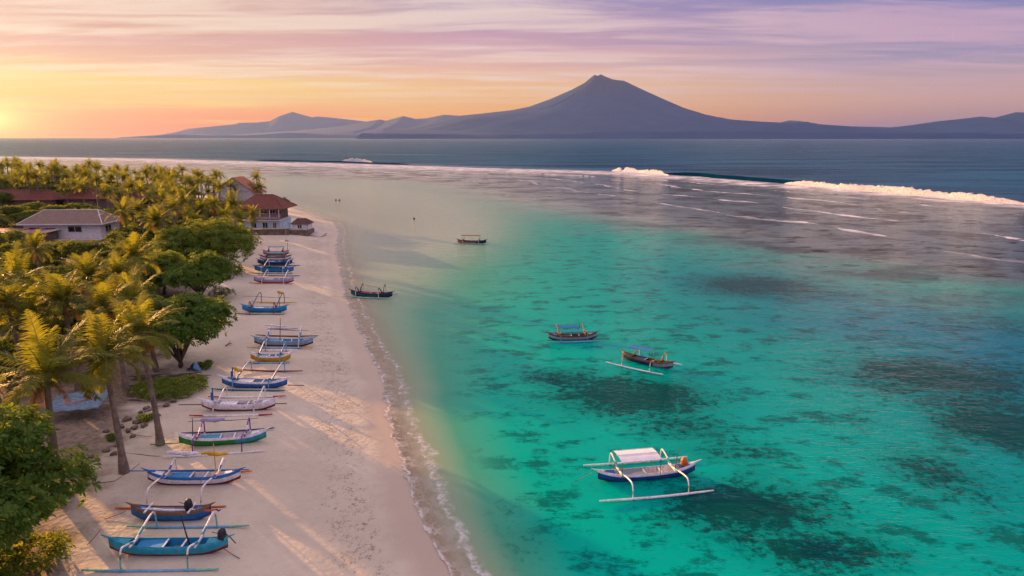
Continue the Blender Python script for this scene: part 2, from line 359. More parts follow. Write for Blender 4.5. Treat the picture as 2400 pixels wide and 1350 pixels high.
# ------------------------------------------------------------------ water
def build_water():
    keep = (D < 6).ravel()
    F = GF[keep[GF].any(1)]
    used = np.unique(F); mp = np.full(nx*ny, -1); mp[used] = np.arange(len(used))
    V = np.stack([X, Y, np.zeros_like(X)], -1).reshape(-1, 3)[used]
    m_ = bpy.data.materials.new('sea_water'); m_.use_nodes = True; t = NT(m_.node_tree)
    p = t.pos(); d = t.attr('shore'); rd = t.attr('reef'); dp = t.attr('depth'); wd = t.attr('weed')
    # body colour of the water by depth
    n0 = t.noise(t.mapv(p, (.5, 1, 1)), .05, 4, .6)
    shade = t.m('ADD', dp, t.m('MULTIPLY', t.m('SUBTRACT', n0, .5), t.m('MULTIPLY', dp, .5)))
    body = t.ramp(t.m('DIVIDE', shade, 16), [(0, (.48, .44, .31, 1)), (.030, (.30, .40, .26, 1)), (.070, (.07, .33, .21, 1)), (.12, (.001, .39, .27, 1)), (.165, (.0, .37, .29, 1)), (.30, (.0, .16, .24, 1)), (.8, (.015, .085, .19, 1))])
    body = t.mix(t.m('MULTIPLY', t.smooth(t.node_x(p, 1), 75, 170), t.smooth(dp, 1.6, .3)), body, (.42, .50, .39, 1))  # far shallows paler: sandy bed plus sky reflection painted into the body colour
    # weed seen through the water
    wsel = t.m('ADD', t.m('ADD', wd, t.m('MULTIPLY', t.m('SUBTRACT', t.noise(t.mapv(p, (.8, 1, 1)), .30, 8, .78, .5), .5), 1.9)), t.m('MULTIPLY', t.m('SUBTRACT', t.noise(p, 1.35, 6, .75), .5), 1.9))
    wk = t.m('MULTIPLY', t.m('MAXIMUM', t.smooth(wsel, .34, .95), t.m('MULTIPLY', t.smooth(wd, .15, .85), .42)), t.smooth(dp, .5, 1.9))
    wk2 = t.m('MULTIPLY', t.smooth(t.noise(t.mapv(p, (.7, 1.1, 1)), .30, 8, .76), .50, .60), t.smooth(dp, 1, 2))
    body = t.mix(t.m('MULTIPLY', t.m('MAXIMUM', wk, t.m('MULTIPLY', wk2, .72)), .93), body, (.001, .045, .042, 1))
    # rubble on the reef flat
    body = t.mix(t.smooth(rd, 7, -3), body, t.mix(t.smooth(t.noise(t.mapv(p, (.25, 1.4, 1), (0, 0, R(14))), .02, 5, .6), .4, .6), (.002, .032, .075, 1), (.012, .105, .185, 1)))  # outer sea: swell shading put into the body colour as pale and dark streaks
    fl = t.m('MULTIPLY', t.smooth(rd, 0, 8), t.smooth(t.m('ADD', rd, t.m('MULTIPLY', t.m('SUBTRACT', n0, .5), 90)), 195, 135))
    rk = t.noise(t.mapv(p, (.8, 1.0, 1), (0, 0, R(22))), .06, 8, .74)
    rk2 = t.noise(t.mapv(p, (.7, 1.0, 1), (0, 0, R(22))), .20, 6, .72)
    body = t.mix(t.m('MULTIPLY', fl, .88), body, t.mix(t.smooth(t.node_x(p), -50, 95), (.46, .47, .44, 1), (.020, .072, .105, 1)))  # paler to the left: sandier flat, with warm sky reflection put into the colour
    body = t.mix(t.m('MULTIPLY', fl, t.m('MULTIPLY', t.smooth(rk, .46, .58), .75)), body, (.045, .045, .05, 1))
    body = t.mix(t.m('MULTIPLY', fl, t.m('MULTIPLY', t.smooth(rk2, .55, .62), .9)), body, (.035, .03, .03, 1))
    rocks = t.m('MULTIPLY', fl, t.m('MAXIMUM', t.m('MULTIPLY', t.smooth(rk, .48, .60), .6), t.smooth(rk2, .55, .62)))
    opac = t.m('SUBTRACT', 1, t.m('POWER', 2.718, t.m('MULTIPLY', dp, -3.0)))
    opac = t.m('MAXIMUM', t.m('MAXIMUM', opac, t.smooth(rd, 9, 2)), t.m('MULTIPLY', fl, .9))
    # foam: swash at the beach edge
    wob = t.m('MULTIPLY', t.m('SUBTRACT', t.noise(p, .28, 3, .6), .5), 2.0)
    wob2 = t.m('MULTIPLY', t.m('SUBTRACT', t.noise(p, 1.6, 3, .6), .5), .7)
    e = t.m('ADD', d, t.m('ADD', wob, wob2))                     # 0 at the water's edge
    line1 = t.m('MULTIPLY', t.smooth(e, -.34, -.10), t.smooth(e, .14, -.02))
    e2 = t.m('ADD', e, t.m('ADD', 1.6, t.m('MULTIPLY', t.m('SUBTRACT', t.noise(p, .35, 2), .5), 1.2)))
    line2 = t.m('MULTIPLY', t.m('MULTIPLY', t.smooth(e2, -.9, -.04), t.smooth(e2, .16, .02)), t.m('MULTIPLY', t.smooth(t.noise(p, 1.4, 4, .7), .40, .62), .75))
    lace = t.m('MULTIPLY', t.smooth(t.voro(t.v('ADD', p, t.v('MULTIPLY', t.noise(p, 1.2, 2, col=True), (1.3, 1.3, 0))), 1.3, 'DISTANCE_TO_EDGE'), .085, .01), t.m('MULTIPLY', t.smooth(e, -2.4, -.2), .6))
    lace = t.m('MULTIPLY', lace, t.smooth(t.noise(p, .4, 3), .38, .62))
    milk = t.m('MULTIPLY', t.m('MULTIPLY', t.smooth(e, -2.6, -.5), t.smooth(t.noise(p, .9, 4, .7), .38, .60)), .40)
    fnear = t.m('MAXIMUM', t.m('MAXIMUM', t.m('MULTIPLY', line1, t.m('ADD', .2, t.m('MULTIPLY', t.smooth(t.noise(p, 1.1, 3, .6), .35, .6), .5))), line2), t.m('MAXIMUM', lace, milk))
    # foam: white water behind the breakers and thin lines across the flat
    ps = t.mapv(p, (1, 1, 1), (0, 0, 0))
    sf = t.attr('surf')
    fn = t.noise(p, .045, 6, .68); fn2 = t.noise(t.mapv(p, (.6, 1.0, 1), (0, 0, R(20))), .12, 6, .74)
    band = t.m('MULTIPLY', t.smooth(t.m('ADD', sf, t.m('MULTIPLY', t.m('SUBTRACT', fn, .5), .4)), -.06, .06), t.smooth(t.m('ADD', sf, t.m('MULTIPLY', t.m('SUBTRACT', fn, .5), 1.3)), 1.15, .35))
    fband = t.m('MULTIPLY', band, t.m('ADD', .22, t.m('MULTIPLY', t.smooth(fn2, .40, .58), .72)))
    sv = t.m('ADD', rd, t.m('ADD', t.m('MULTIPLY', t.m('SUBTRACT', t.noise(p, .012, 3), .5), 46), t.m('MULTIPLY', t.m('SUBTRACT', t.noise(p, .09, 4, .65), .5), 9)))
    sl_ = t.m('MULTIPLY', t.m('ABSOLUTE', t.m('SUBTRACT', t.m('FRACT', t.m('DIVIDE', sv, 27)), .5)), 27)
    wdt = t.m('MULTIPLY', t.smooth(t.noise(p, .035, 4, .7), .44, .66), 2.6)
    sline = t.m('MULTIPLY', t.smooth(t.m('DIVIDE', sl_, t.m('MAXIMUM', wdt, .01)), 1.0, .35), t.m('MULTIPLY', t.smooth(rd, 8, 18), t.smooth(rd, 150, 110)))
    sline = t.m('MULTIPLY', sline, t.m('ADD', .35, t.m('MULTIPLY', t.smooth(fn2, .4, .6), .6)))
    foam = t.m('MAXIMUM', t.m('MAXIMUM', fnear, sline), fband, clamp=True)
    body = t.mix(foam, body, (.86, .82, .84, 1))
    opac = t.m('MAXIMUM', opac, foam)
    # ripples and swell
    y1 = t.noise(t.mapv(p, (.75, 1.15, 1), (0, 0, R(12))), 1.5, 5, .66)
    y2 = t.noise(t.mapv(p, (.7, 1.2, 1), (0, 0, R(-10))), .33, 5, .66)
    y3 = t.noise(t.mapv(p, (.5, 1.0, 1), (0, 0, R(14))), .02, 7, .7)
    ou = t.smooth(rd, 0, -60)
    calm = t.m('ADD', .10, t.m('MULTIPLY', t.smooth(d, -1, -14), .9))
    hh = t.m('ADD', t.m('MULTIPLY', t.m('MULTIPLY', y1, .13), calm), t.m('MULTIPLY', y2, t.m('MULTIPLY', calm, .27)))
    hh = t.m('ADD', hh, t.m('MULTIPLY', y3, t.m('ADD', .15, t.m('MULTIPLY', ou, 10.0))))
    nrm = t.bump(hh, 1.0, 1.0)
    fr = t.node('ShaderNodeFresnel'); fr.inputs[0].default_value = 1.333; t.put(fr.inputs[1], nrm)
    fk = t.m('MULTIPLY', t.m('MULTIPLY', t.m('POWER', fr.outputs[0], 2.0), 1.32), t.m('MULTIPLY', t.m('SUBTRACT', 1, t.m('MULTIPLY', foam, .9)), t.m('SUBTRACT', 1, t.m('MULTIPLY', rocks, .8))))
    gl = t.node('ShaderNodeBsdfGlossy'); gl.inputs['Roughness'].default_value = .09; t.put(gl.inputs['Normal'], nrm); t.put(gl.inputs['Color'], (.78, .90, 1, 1))
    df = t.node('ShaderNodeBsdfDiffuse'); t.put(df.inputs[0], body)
    tr = t.node('ShaderNodeBsdfTransparent'); tc = t.mix(t.smooth(dp, 0, 1.6), (.97, .98, .97, 1), (.25, .85, .72, 1)); t.put(tr.inputs[0], tc)
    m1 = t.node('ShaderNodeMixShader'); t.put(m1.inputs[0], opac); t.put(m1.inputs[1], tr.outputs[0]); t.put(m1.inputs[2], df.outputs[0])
    m2 = t.node('ShaderNodeMixShader'); t.put(m2.inputs[0], fk); t.put(m2.inputs[1], m1.outputs[0]); t.put(m2.inputs[2], gl.outputs[0])
    # the sheet ends at the wandering edge of the swash
    cut = t.smooth(e, .10, .0)
    tp = t.node('ShaderNodeBsdfTransparent')
    m3 = t.node('ShaderNodeMixShader'); t.put(m3.inputs[0], cut); t.put(m3.inputs[1], tp.outputs[0]); t.put(m3.inputs[2], m2.outputs[0])
    t.out(m3.outputs[0])
    # near the beach the sheet rides 15 mm above the sand
    zz = np.where(D > 0, land_h(D, X, Y)+.05*(fbm(X*.35, Y*.35, 3)-.45)*ss(D, 1, 6)+.03, 0.02).ravel()[used]
    V[:, 2] = zz
    o = np_mesh('sea', V, mp[F], m_, attrs={k: a.ravel()[used] for k, a in (('surf', RD/np.clip(28*(np.maximum(Y, 1)/300)**1.6, 12, 80)), ('shore', D), ('reef', RD), ('depth', DEP), ('weed', WEED))})
    tag(o, kind='structure')
build_water()

# ------------------------------------------------------------------ material library
def mat(name, col, rough=.6, var=.15, scale=3, metal=0, bump=0, dirt=0, spec=.4):
    if name in bpy.data.materials: return bpy.data.materials[name]
    m_ = bpy.data.materials.new(name); m_.use_nodes = True; t = NT(m_.node_tree); p = t.obj()
    n = t.noise(p, scale, 5, .65)
    c = (*col[:3], 1); dk = tuple(v*(1-var) for v in col[:3])+(1,); lt = tuple(min(1, v*(1+var)) for v in col[:3])+(1,)
    cc = t.mix(t.smooth(n, .35, .65), dk, lt)
    if dirt: cc = t.mix(t.m('MULTIPLY', t.smooth(t.noise(p, 6, 5, .7), .52, .68), dirt), cc, (.10, .075, .055, 1))
    nr = t.bump(t.noise(p, scale*6, 3), 1, bump) if bump else None
    t.out(t.bsdf(cc, rough, spec, nr, metal)); return m_
def leafmat(name, ca, cb, ct, trans=.45, yel=None):
    m_ = bpy.data.materials.new(name); m_.use_nodes = True; t = NT(m_.node_tree)
    r = t.attr('rnd'); ob = t.node('ShaderNodeObjectInfo').outputs['Random']
    c = t.mix(r, (*ca, 1), (*cb, 1)); c = t.mix(t.m('MULTIPLY', ob, .35), c, (*cb, 1))
    if yel: c = t.mix(t.smooth(r, .90, .97), c, (*yel, 1))
    b = t.bsdf(c, .62, .22)
    tr = t.node('ShaderNodeBsdfTranslucent'); t.put(tr.inputs[0], t.mix(t.m('MULTIPLY', r, .5), (*ct, 1), c))
    mx = t.node('ShaderNodeMixShader'); mx.inputs[0].default_value = trans; t.put(mx.inputs[1], b); t.put(mx.inputs[2], tr.outputs[0])
    t.out(mx.outputs[0]); return m_
M_PALM = leafmat('palm_leaf', (.035, .085, .012), (.120, .130, .016), (.47, .46, .03), .42)
M_PDRY = leafmat('dry_palm_leaf', (.22, .12, .04), (.30, .18, .07), (.4, .2, .05), .3)
M_LEAF = leafmat('broad_leaf', (.032, .095, .012), (.085, .165, .020), (.36, .46, .03), .36, (.32, .27, .03))
M_LEAF2 = leafmat('bright_leaf', (.055, .125, .014), (.13, .20, .024), (.50, .52, .04), .40, (.28, .24, .04))
M_SHRUB = leafmat('shrub_leaf', (.035, .085, .012), (.095, .125, .018), (.30, .32, .03), .40)
M_RACH = mat('frond_stem', (.22, .19, .06), .5)
M_BARK = mat('palm_bark', (.20, .155, .12), .9, .3, 2, bump=.03, dirt=.4)
M_BARK2 = mat('tree_bark', (.10, .075, .055), .9, .3, 2, bump=.03)

# ------------------------------------------------------------------ palms
def frond(rng, az, el, L, droop, nl, seg, V, F, A, RV, RF_, leaf=.95, w=.06):
    "leaflets to V, F, A; stem polyline to RV"
    k = 14; pts = []; p = np.zeros(3); e = el
    h = np.array([math.cos(az), math.sin(az), 0]); tw = rng.normal(0, .12)
    side = np.array([-math.sin(az), math.cos(az), 0])
    for i in range(k+1):
        pts.append(p.copy()); dirv = h*math.cos(e)+np.array([0, 0, math.sin(e)])+side*tw*i/k
        p = p+dirv/np.linalg.norm(dirv)*L/k; e -= droop/k*(0.35+1.3*i/k)
    pts = np.array(pts)
    for i in range(nl):
        s = .10+.90*(i+.5)/nl; x = s*k; a = int(min(x, k-1)); f = x-a
        c = pts[a]*(1-f)+pts[a+1]*f; tg = pts[a+1]-pts[a]; tg /= np.linalg.norm(tg)
        sd = np.cross(tg, [0, 0, 1.0]); 
        if np.linalg.norm(sd) < .2: sd = side.copy()
        sd /= np.linalg.norm(sd); upv = np.cross(sd, tg)
        ll = leaf*(math.sin(math.pi*min(1, s*.86+.14))**.6)*(.85+.3*rng.random())
        for sg in (-1, 1):
            d1 = tg*(.45+.5*s)+sd*sg*.95+upv*(.30-.35*rng.random()); d1 /= np.linalg.norm(d1)
            b = len(V); q = c.copy(); ww = w*(1-.3*s); r = rng.random()
            n1 = np.cross(d1, upv); n1 /= (np.linalg.norm(n1)+1e-6)
            grav = .16+.26*rng.random()
            prev = (c+n1*ww*.5, c-n1*ww*.5); V.extend(prev)
            for j in range(seg):
                d1 = d1+np.array([0, 0, -grav*(j+.6)*2/seg]); d1 /= np.linalg.norm(d1)
                q = q+d1*ll/seg; wj = ww*(1-.85*(j+1)/seg) if j == seg-1 else ww*1.05
                V.extend((q+n1*wj*.5, q-n1*wj*.5)); F.append((b+2*j, b+2*j+1, b+2*j+3, b+2*j+2)); A.append(r)
    RV.append(pts)
def make_palm(H, seed, lean, nl=34, seg=2, nf=24, L=3.7, w=.085, name='palm_tree'):
    rng = np.random.default_rng(seed); root = empty(name)
    la = rng.random()*6.28; lx, ly = lean*math.cos(la), lean*math.sin(la)
    tp = []
    for i in range(11):
        s = i/10; tp.append((lx*s**1.7, ly*s**1.7, H*s-.15*(i == 0)))
    rr = [.26*(1-.45*min(1, i/10))+(.13 if i == 0 else 0)+(.05 if i == 1 else 0) for i in range(11)]
    MB().tube(tp, rr, 9).build('trunk', M_BARK, root)
    V, F, A, RV = [], [], [], []
    for i in range(nf):
        s = (i+.5)/nf; az = i*2.39996+rng.normal(0, .15)
        el = R(84-92*s**.85+rng.normal(0, 7)); dr = R(30+75*s+rng.normal(0, 10))
        frond(rng, az, el, L*(.82+.25*rng.random())*(.86+.14*math.sin(math.pi*s)), dr, nl, seg, V, F, A, RV, None, w=w)
    top = np.array(tp[-1])
    cr = np_mesh('crown', np.array(V)+top, np.array(F), M_PALM, root, False, fattrs={'rnd': A})
    mb = MB()
    for pts in RV: mb.tube([Vector(q+top) for q in pts[::2]], [.045, .04, .035, .03, .022, .016, .010, .006][:len(pts[::2])], 4, caps=False)
    mb.build('frond_stems', M_RACH, root)
    if seg > 1:
        V, F, A, RV = [], [], [], []
        for i in range(7): frond(rng, rng.random()*6.28, R(-45), L*.6, R(45), 18, 1, V, F, A, RV, None, leaf=.6, w=.07)
        np_mesh('dead_fronds', np.array(V)+top, np.array(F), M_PDRY, root, False, fattrs={'rnd': A})
        mb = MB()
        for i in range(9):
            a = rng.random()*6.28; c = top+np.array([.3*math.cos(a), .3*math.sin(a), -.28-.2*rng.random()])
            mb.tube([c+np.array([0, 0, .15]), c+np.array([0, 0, .06]), c-np.array([0, 0, .06]), c-np.array([0, 0, .15])], [.03, .12, .13, .04], 7)
        mb.build('coconuts', mat('coconut_husk', (.16, .13, .03), .6), root)
    root['top'] = (float(top[0]), float(top[1]), float(top[2]))
    return root
def kids(o): return [q for q in bpy.data.objects if q.parent == o]

# ------------------------------------------------------------------ broadleaf trees and shrubs
def rosettes(centers, normals, rng, size, nl, V, F, A, wid=.42):
    for c, nn in zip(centers, normals):
        nn = nn/np.linalg.norm(nn); a = np.cross(nn, [0.3, .2, 1.0]); a /= np.linalg.norm(a); b_ = np.cross(nn, a)
        r0 = rng.random()
        for j in range(nl):
            th = 6.283*j/nl+rng.normal(0, .25); d = a*math.cos(th)+b_*math.sin(th)+nn*(.15+.6*rng.random()); d /= np.linalg.norm(d)
            s = size*(.7+.6*rng.random()); w = np.cross(d, nn); w /= (np.linalg.norm(w)+1e-6); w = w+nn*rng.normal(0, .25)
            b = len(V); q = c+d*.05
            V.extend((q, q+d*s*.6+w*s*wid*.5, q+d*s-np.array([0, 0, .12*s]), q+d*s*.6-w*s*wid*.5))
            F.append((b, b+1, b+2, b+3)); A.append(min(.89, max(0, r0*.6+.4*rng.random()))*1.0 if rng.random() > .035 else .97)
def crown_pts(rng, lobes, n):
    P, Nn = [], []; wts = np.array([l[1][0]*l[1][1] for l in lobes]); wts = wts/wts.sum()
    while len(P) < n:
        i = rng.choice(len(lobes), p=wts); (c, r) = lobes[i]
        u = rng.normal(size=3); u /= np.linalg.norm(u)
        if u[2] < -.35 and rng.random() < .8: continue
        k = 1-.30*rng.random()**2
        # ragged surface
        k *= 1+.18*math.sin(7*u[0]+i)+.15*math.sin(9*u[1]+2*i)+.12*math.sin(13*u[2]+i)+rng.normal(0, .05)
        p = np.array(c)+u*np.array(r)*k
        inside = False
        for j, (c2, r2) in enumerate(lobes):
            if j != i and (((p-np.array(c2))/np.array(r2))**2).sum() < .5: inside = True; break
        if inside: continue
        P.append(p); Nn.append(u/np.array(r)*r[0]+np.array([0, 0, .5])+rng.normal(0, .25, 3))
    return P, Nn
def make_tree(name, Rx, Hc, Hz, seed, n, size=.30, nl=7, leaf=None, base_h=0, nlobes=11, limbs=True):
    "Rx crown radius, Hc crown centre height, Hz crown half height"
    rng = np.random.default_rng(seed); root = empty(name)
    lobes = []
    for i in range(nlobes):
        a = i*2.4+rng.normal(0, .3); rr = Rx*(.18+.58*math.sqrt((i+.3)/nlobes)); s = Rx*(.30+.16*rng.random())
        zz = Hc+Hz*(.45*math.cos(rr/Rx*2.2)+.25*rng.normal()*.6)
        lobes.append(((rr*math.cos(a), rr*math.sin(a), zz), (s, s, min(s*.7, Hz*.62))))
    P, Nn = crown_pts(rng, lobes, n); V, F, A = [], [], []
    rosettes(P, Nn, rng, size, nl, V, F, A)
    np_mesh('crown', np.array(V), np.array(F), leaf or M_LEAF, root, False, fattrs={'rnd': A})
    if limbs:
        mb = MB(); h0 = max(.6, (Hc-Hz)*.75)
        mb.tube([(0, 0, -.2), (.05, 0, h0*.3), (.12, .05, h0*.7), (.1, .1, h0)], [Rx*.085, Rx*.055, Rx*.045, Rx*.042], 10)
        mb.build('trunk', M_BARK2, root)
        mb = MB()
        for c, r in lobes:
            mid = Vector((c[0]*.45, c[1]*.45, h0+(c[2]-h0)*.62))
            mb.tube([(.1, .1, h0-.1), mid, Vector(c), Vector(c)+Vector((c[0]*.2, c[1]*.2, r[2]*.6))], [Rx*.03, Rx*.02, Rx*.011, Rx*.004], 6)
        mb.build('limbs', M_BARK2, root)
    return root
def place(o, p, rz=0, s=1.0):
    o.location = p; o.rotation_euler = (0, 0, rz); o.scale = (s, s, s); return o

PALMS = [make_palm(8.2, 11, .8, 38, 2, 19, 4.1, .085), make_palm(7.4, 12, .3, 38, 2, 18, 4.3, .09), make_palm(9.0, 13, 1.3, 36, 2, 20, 3.9, .085), make_palm(8.0, 14, 1.6, 36, 2, 16, 4.4, .09), make_palm(8.6, 15, .6, 38, 2, 22, 3.6, .08)]
LOWP = [make_palm(9.0, 21, .6, 17, 1, 18, 3.7, .19), make_palm(8.0, 22, .9, 17, 1, 20, 3.4, .19), make_palm(10.0, 23, .5, 16, 1, 17, 3.8, .20)]
PK = {id(o): kids(o) for o in PALMS+LOWP}
used = set()
def put_palm(proto, p, rz, s, label, group):
    if id(proto) in used:
        o = proto.copy(); COL.objects.link(o)
        for ch in PK[id(proto)]:
            c = ch.copy(); COL.objects.link(c); c.parent = o
    else: o = proto; used.add(id(proto))
    place(o, p, rz, s); tag(o, label, 'palm tree', group); return o

# crown centre in the photo, variant, scale, crown height, label
palms_px = [
 (108, 885, 1, 1.08, 'golden-lit coconut palm standing over the leafy tree at the lower left'),
 (243, 838, 0, 1.00, 'coconut palm whose pale trunk stands nearest the beach beside the blue tarpaulin'),
 (325, 782, 2, .95, 'tall coconut palm leaning over the driftwood, behind the blue tarpaulin'),
 (38, 660, 0, 1.05, 'coconut palm at the left edge just below the low wall beside the white house'),
 (147, 705, 1, 1.00, 'coconut palm with upright young fronds above the golden-lit palm'),
 (205, 648, 2, .92, 'coconut palm with spreading fronds directly in front of the white house'),
 (275, 645, 0, .86, 'slim coconut palm to the right of the house with the grey tiled roof'),
 (315, 604, 1, 1.05, 'coconut palm with a tall spear of fronds beside the round leafy trees'),
 (288, 498, 2, 1.00, 'coconut palm rising right beside the grey roof, in front of the long red roofs'),
 (366, 518, 1, .98, 'coconut palm with bare pale trunk behind the largest round tree'),
 (429, 477, 0, 1.08, 'tallest coconut palm above the round trees, left of the beach house'),
 (499, 484, 2, .95, 'coconut palm between the white gable and the round trees'),
 (545, 480, 1, 1.05, 'coconut palm right in front of the dark red roof of the beach house'),
 (84, 583, 2, .85, 'small coconut palm against the wall of the white house'),
 (307, 706, 0, .92, 'coconut palm crowded against the round tree beside the beach'),
 (376, 414, 1, 1.2, 'tallest palm on the far skyline above the grove'),
 (459, 414, 0, 1.0, 'skyline palm behind the white gable of the beach house'),
 (515, 410, 2, .9, 'skyline palm at the seaward end of the far grove'),
 (250, 722, 1, .9, 'coconut palm squeezed between the two palms behind the blue tarpaulin'),
 (70, 745, 2, .9, 'drooping coconut palm low at the left edge of the grove'),
 (560, 512, 0, .8, 'short coconut palm beside the sea wall of the beach house'),
 (455, 520, 2, .8, 'low coconut palm peeping over the largest round tree'),
 (592, 505, 1, .78, 'palm whose fronds brush the left wall of the beach house'),
 (528, 512, 2, .9, 'coconut palm just left of the short palm beside the sea wall'),
]
PALM_POS = []
for i, (px, py, k, s, lab) in enumerate(palms_px):
    k = (0, 1, 2, 3, 4)[(k+i*2) % 5] if i > 2 else k
    pr = PALMS[k]
    p = GT(px, py, (8.2, 7.4, 9.0, 8.0, 8.6)[k]*s)
    rz = (i*1.7) % 6.28; top = pr['top']
    off = Matrix.Rotation(rz, 3, 'Z') @ Vector((top[0], top[1], 0))*s
    q = Vector((p.x-off.x, p.y-off.y, 0)); q.z = gh(q.x, q.y)
    put_palm(pr, q, rz, s, lab, 'coconut palms'); PALM_POS.append((q.x, q.y))
for o in PALMS+LOWP:
    if 'top' in o: del o['top']
for o in list(bpy.data.objects):
    if 'top' in o: del o['top']

# houses occupy these pixel spots; keep trees off them (world x, y, radius)
CLEAR = []
def clear_at(px, py, rad, up=0): p = GT(px, py, up); CLEAR.append((p.x, p.y, rad)); return p
clear_at(150, 560, 13); clear_at(120, 600, 5); clear_at(20, 562, 12)
clear_at(630, 548, 11); clear_at(600, 520, 11); clear_at(700, 552, 6); clear_at(540, 480, 12)
for x_ in range(20, 340, 32): clear_at(x_, 500, 9)
clear_at(200, 960, 5)
# open lanes through which the low sun reaches the beach
LANES = [(G(830, 1240), 3.6), (G(600, 800), 1.2), (G(690, 745), 1.0)]
def in_lane(x, y, extra, reach=75):
    for q, w in LANES:
        dx, dy = x-q.x, y-q.y; ux, uy = math.sin(SUN_AZ), math.cos(SUN_AZ)
        al = dx*ux+dy*uy; ac = abs(dx*uy-dy*ux)
        if al > 0 and al < reach and ac < w+extra: return True
    return False
def ok(x, y, rad):
    for cx, cy, cr in CLEAR:
        if (x-cx)**2+(y-cy)**2 < (cr+rad)**2: return False
    return True

# round leafy trees by the beach
T1 = make_tree('leafy_tree', 5.2, 5.0, 5.0, 31, 4600, .36, 8, M_LEAF, nlobes=14)
place(T1, GT(-75, 1365, 0)+Vector((0, 0, 0)), .4); tag(T1, 'big glossy leafy tree filling the lower left corner, topped with yellowish leaves', 'tree', 'round leafy trees by the beach')
T2 = make_tree('leafy_tree', 4.9, 4.3, 3.4, 32, 2600, .40, 7, M_LEAF, nlobes=13)
place(T2, GT(423, 862)+Vector((0, 0, 0)), 1.0); tag(T2, 'dark green round tree with its trunk in the sand beside the blue cloth', 'tree', 'round leafy trees by the beach')
T3 = make_tree('leafy_tree', 7.2, 4.8, 3.9, 33, 3800, .46, 7, M_LEAF2, nlobes=16)
place(T3, GT(487, 640), 2.0); tag(T3, 'widest of the round leafy trees, spreading over the sand near the distant boats', 'tree', 'round leafy trees by the beach')
T4 = make_tree('leafy_tree', 4.9, 3.2, 2.6, 34, 1900, .42, 7, M_LEAF, nlobes=10)
place(T4, GT(470, 700), .3); tag(T4, 'low leafy tree hanging over the sand between the widest and the darkest round trees', 'tree', 'round leafy trees by the beach')
T5 = make_tree('leafy_tree', 4.0, 4.2, 2.2, 35, 1200, .42, 7, M_LEAF2, nlobes=9)
place(T5, GT(385, 690), .3); tag(T5, 'yellow-green leafy tree tucked between the palms and the widest round tree', 'tree', 'round leafy trees by the beach')
for i, (x, y, sc_, lab) in enumerate([(-53, 50, .95, 'leafy tree added for shade inland of the big corner tree, past the left edge'), (-61, 58, 1.05, 'leafy tree added for shade behind the golden-lit palm, past the left edge'), (-49, 42, .85, 'leafy tree added for shade beside the big corner tree, past the left edge')]):
    o = T1.copy(); COL.objects.link(o); place(o, (x, y, gh(x, y)), 1+i*2, sc_*.8); tag(o, lab, 'tree', 'round leafy trees by the beach')  # unseen trees added to shade the lower-left sand
    for ch in kids(T1): q = ch.copy(); COL.objects.link(q); q.parent = o
# shrubs
S1 = make_tree('beach_shrub', 2.6, .55, .7, 41, 700, .26, 6, M_LEAF2, nlobes=11, limbs=False); place(S1, GT(398, 922), .5); S1.scale = (1.25, .8, 1)
tag(S1, 'low bright green shrub spreading on the sand beside the driftwood pile', 'shrub')
S2 = make_tree('beach_shrub', .9, .3, .35, 42, 160, .2, 6, M_LEAF, nlobes=5, limbs=False); place(S2, GT(480, 862), .5)
tag(S2, 'small dark shrub on the sand right beside the crumpled blue cloth', 'shrub')
S3 = make_tree('dry_bush', 2.0, .8, .8, 43, 330, .18, 5, M_SHRUB, nlobes=8, limbs=True); place(S3, GT(522, 700), .5)
tag(S3, 'thin dry bush on the sand left of the poles with the yellow cloth', 'shrub')
for i, (px, py, lab) in enumerate([(345, 985, 'tiny shrub among the stones below the driftwood pile'), (263, 1030, 'tiny shrub at the foot of the palm with the pale trunk')]):
    c = S2.copy(); COL.objects.link(c)
    for ch in kids(S2): q = ch.copy(); COL.objects.link(q); q.parent = c
    place(c, GT(px, py), i*2, .8-.2*i); tag(c, lab, 'shrub')

c = S1.copy(); COL.objects.link(c)
for ch in kids(S1): q = ch.copy(); COL.objects.link(q); q.parent = c
place(c, GT(5, 1345), 2.2, 1.1); tag(c, 'shrub at the foot of the big leafy tree in the lower left corner', 'shrub')
# understorey and far grove
SHR = [make_tree('grove_bush', 3.4, 2.2, 1.9, 51, 520, .46, 6, M_SHRUB, nlobes=9, limbs=False), make_tree('grove_bush', 3.0, 2.6, 2.1, 52, 480, .46, 6, M_SHRUB, nlobes=8, limbs=False)]
SK = {id(o): kids(o) for o in SHR}; sused = set()
def put_bush(k, p, rz, s, label, group):
    pr = SHR[k]
    if id(pr) in sused:
        o = pr.copy(); COL.objects.link(o)
        for ch in SK[id(pr)]: c = ch.copy(); COL.objects.link(c); c.parent = o
    else: o = pr; sused.add(id(pr))
    place(o, p, rz, s); tag(o, label, 'bush', group)
for i, (px, py, k, sc_, lab) in enumerate([(15, 905, 0, .8, 'yellow-green bush at the left edge right behind the big leafy tree'), (62, 815, 1, .8, 'bush half hidden behind the crown of the golden-lit palm'), (132, 800, 0, .75, 'bush between the golden-lit palm and the palm beside the tarpaulin'), (196, 782, 1, .8, 'bush just left of the two tall palms with bare trunks'), (250, 765, 0, .8, 'bush behind the two tall palms with bare trunks'), (335, 748, 1, .75, 'bush tucked against the dark round tree on its left side'), (20, 735, 0, 1.0, 'large bush low at the left edge among palm fronds'), (345, 690, 1, .9, 'bush filling the gap left of the yellow-green leafy tree'), (95, 700, 0, 1.0, 'large bush under the palm with upright young fronds')]):
    put_bush(k, GT(px, py), i*1.3, sc_, lab, 'bushes beneath the palms')
rr = random.Random(5); nb = npz = 0
def visible(x, y, z=6):
    zc = y*cp-(z-CAM_H)*sp; return zc > 1 and -1260 < x/zc*FPX < 0
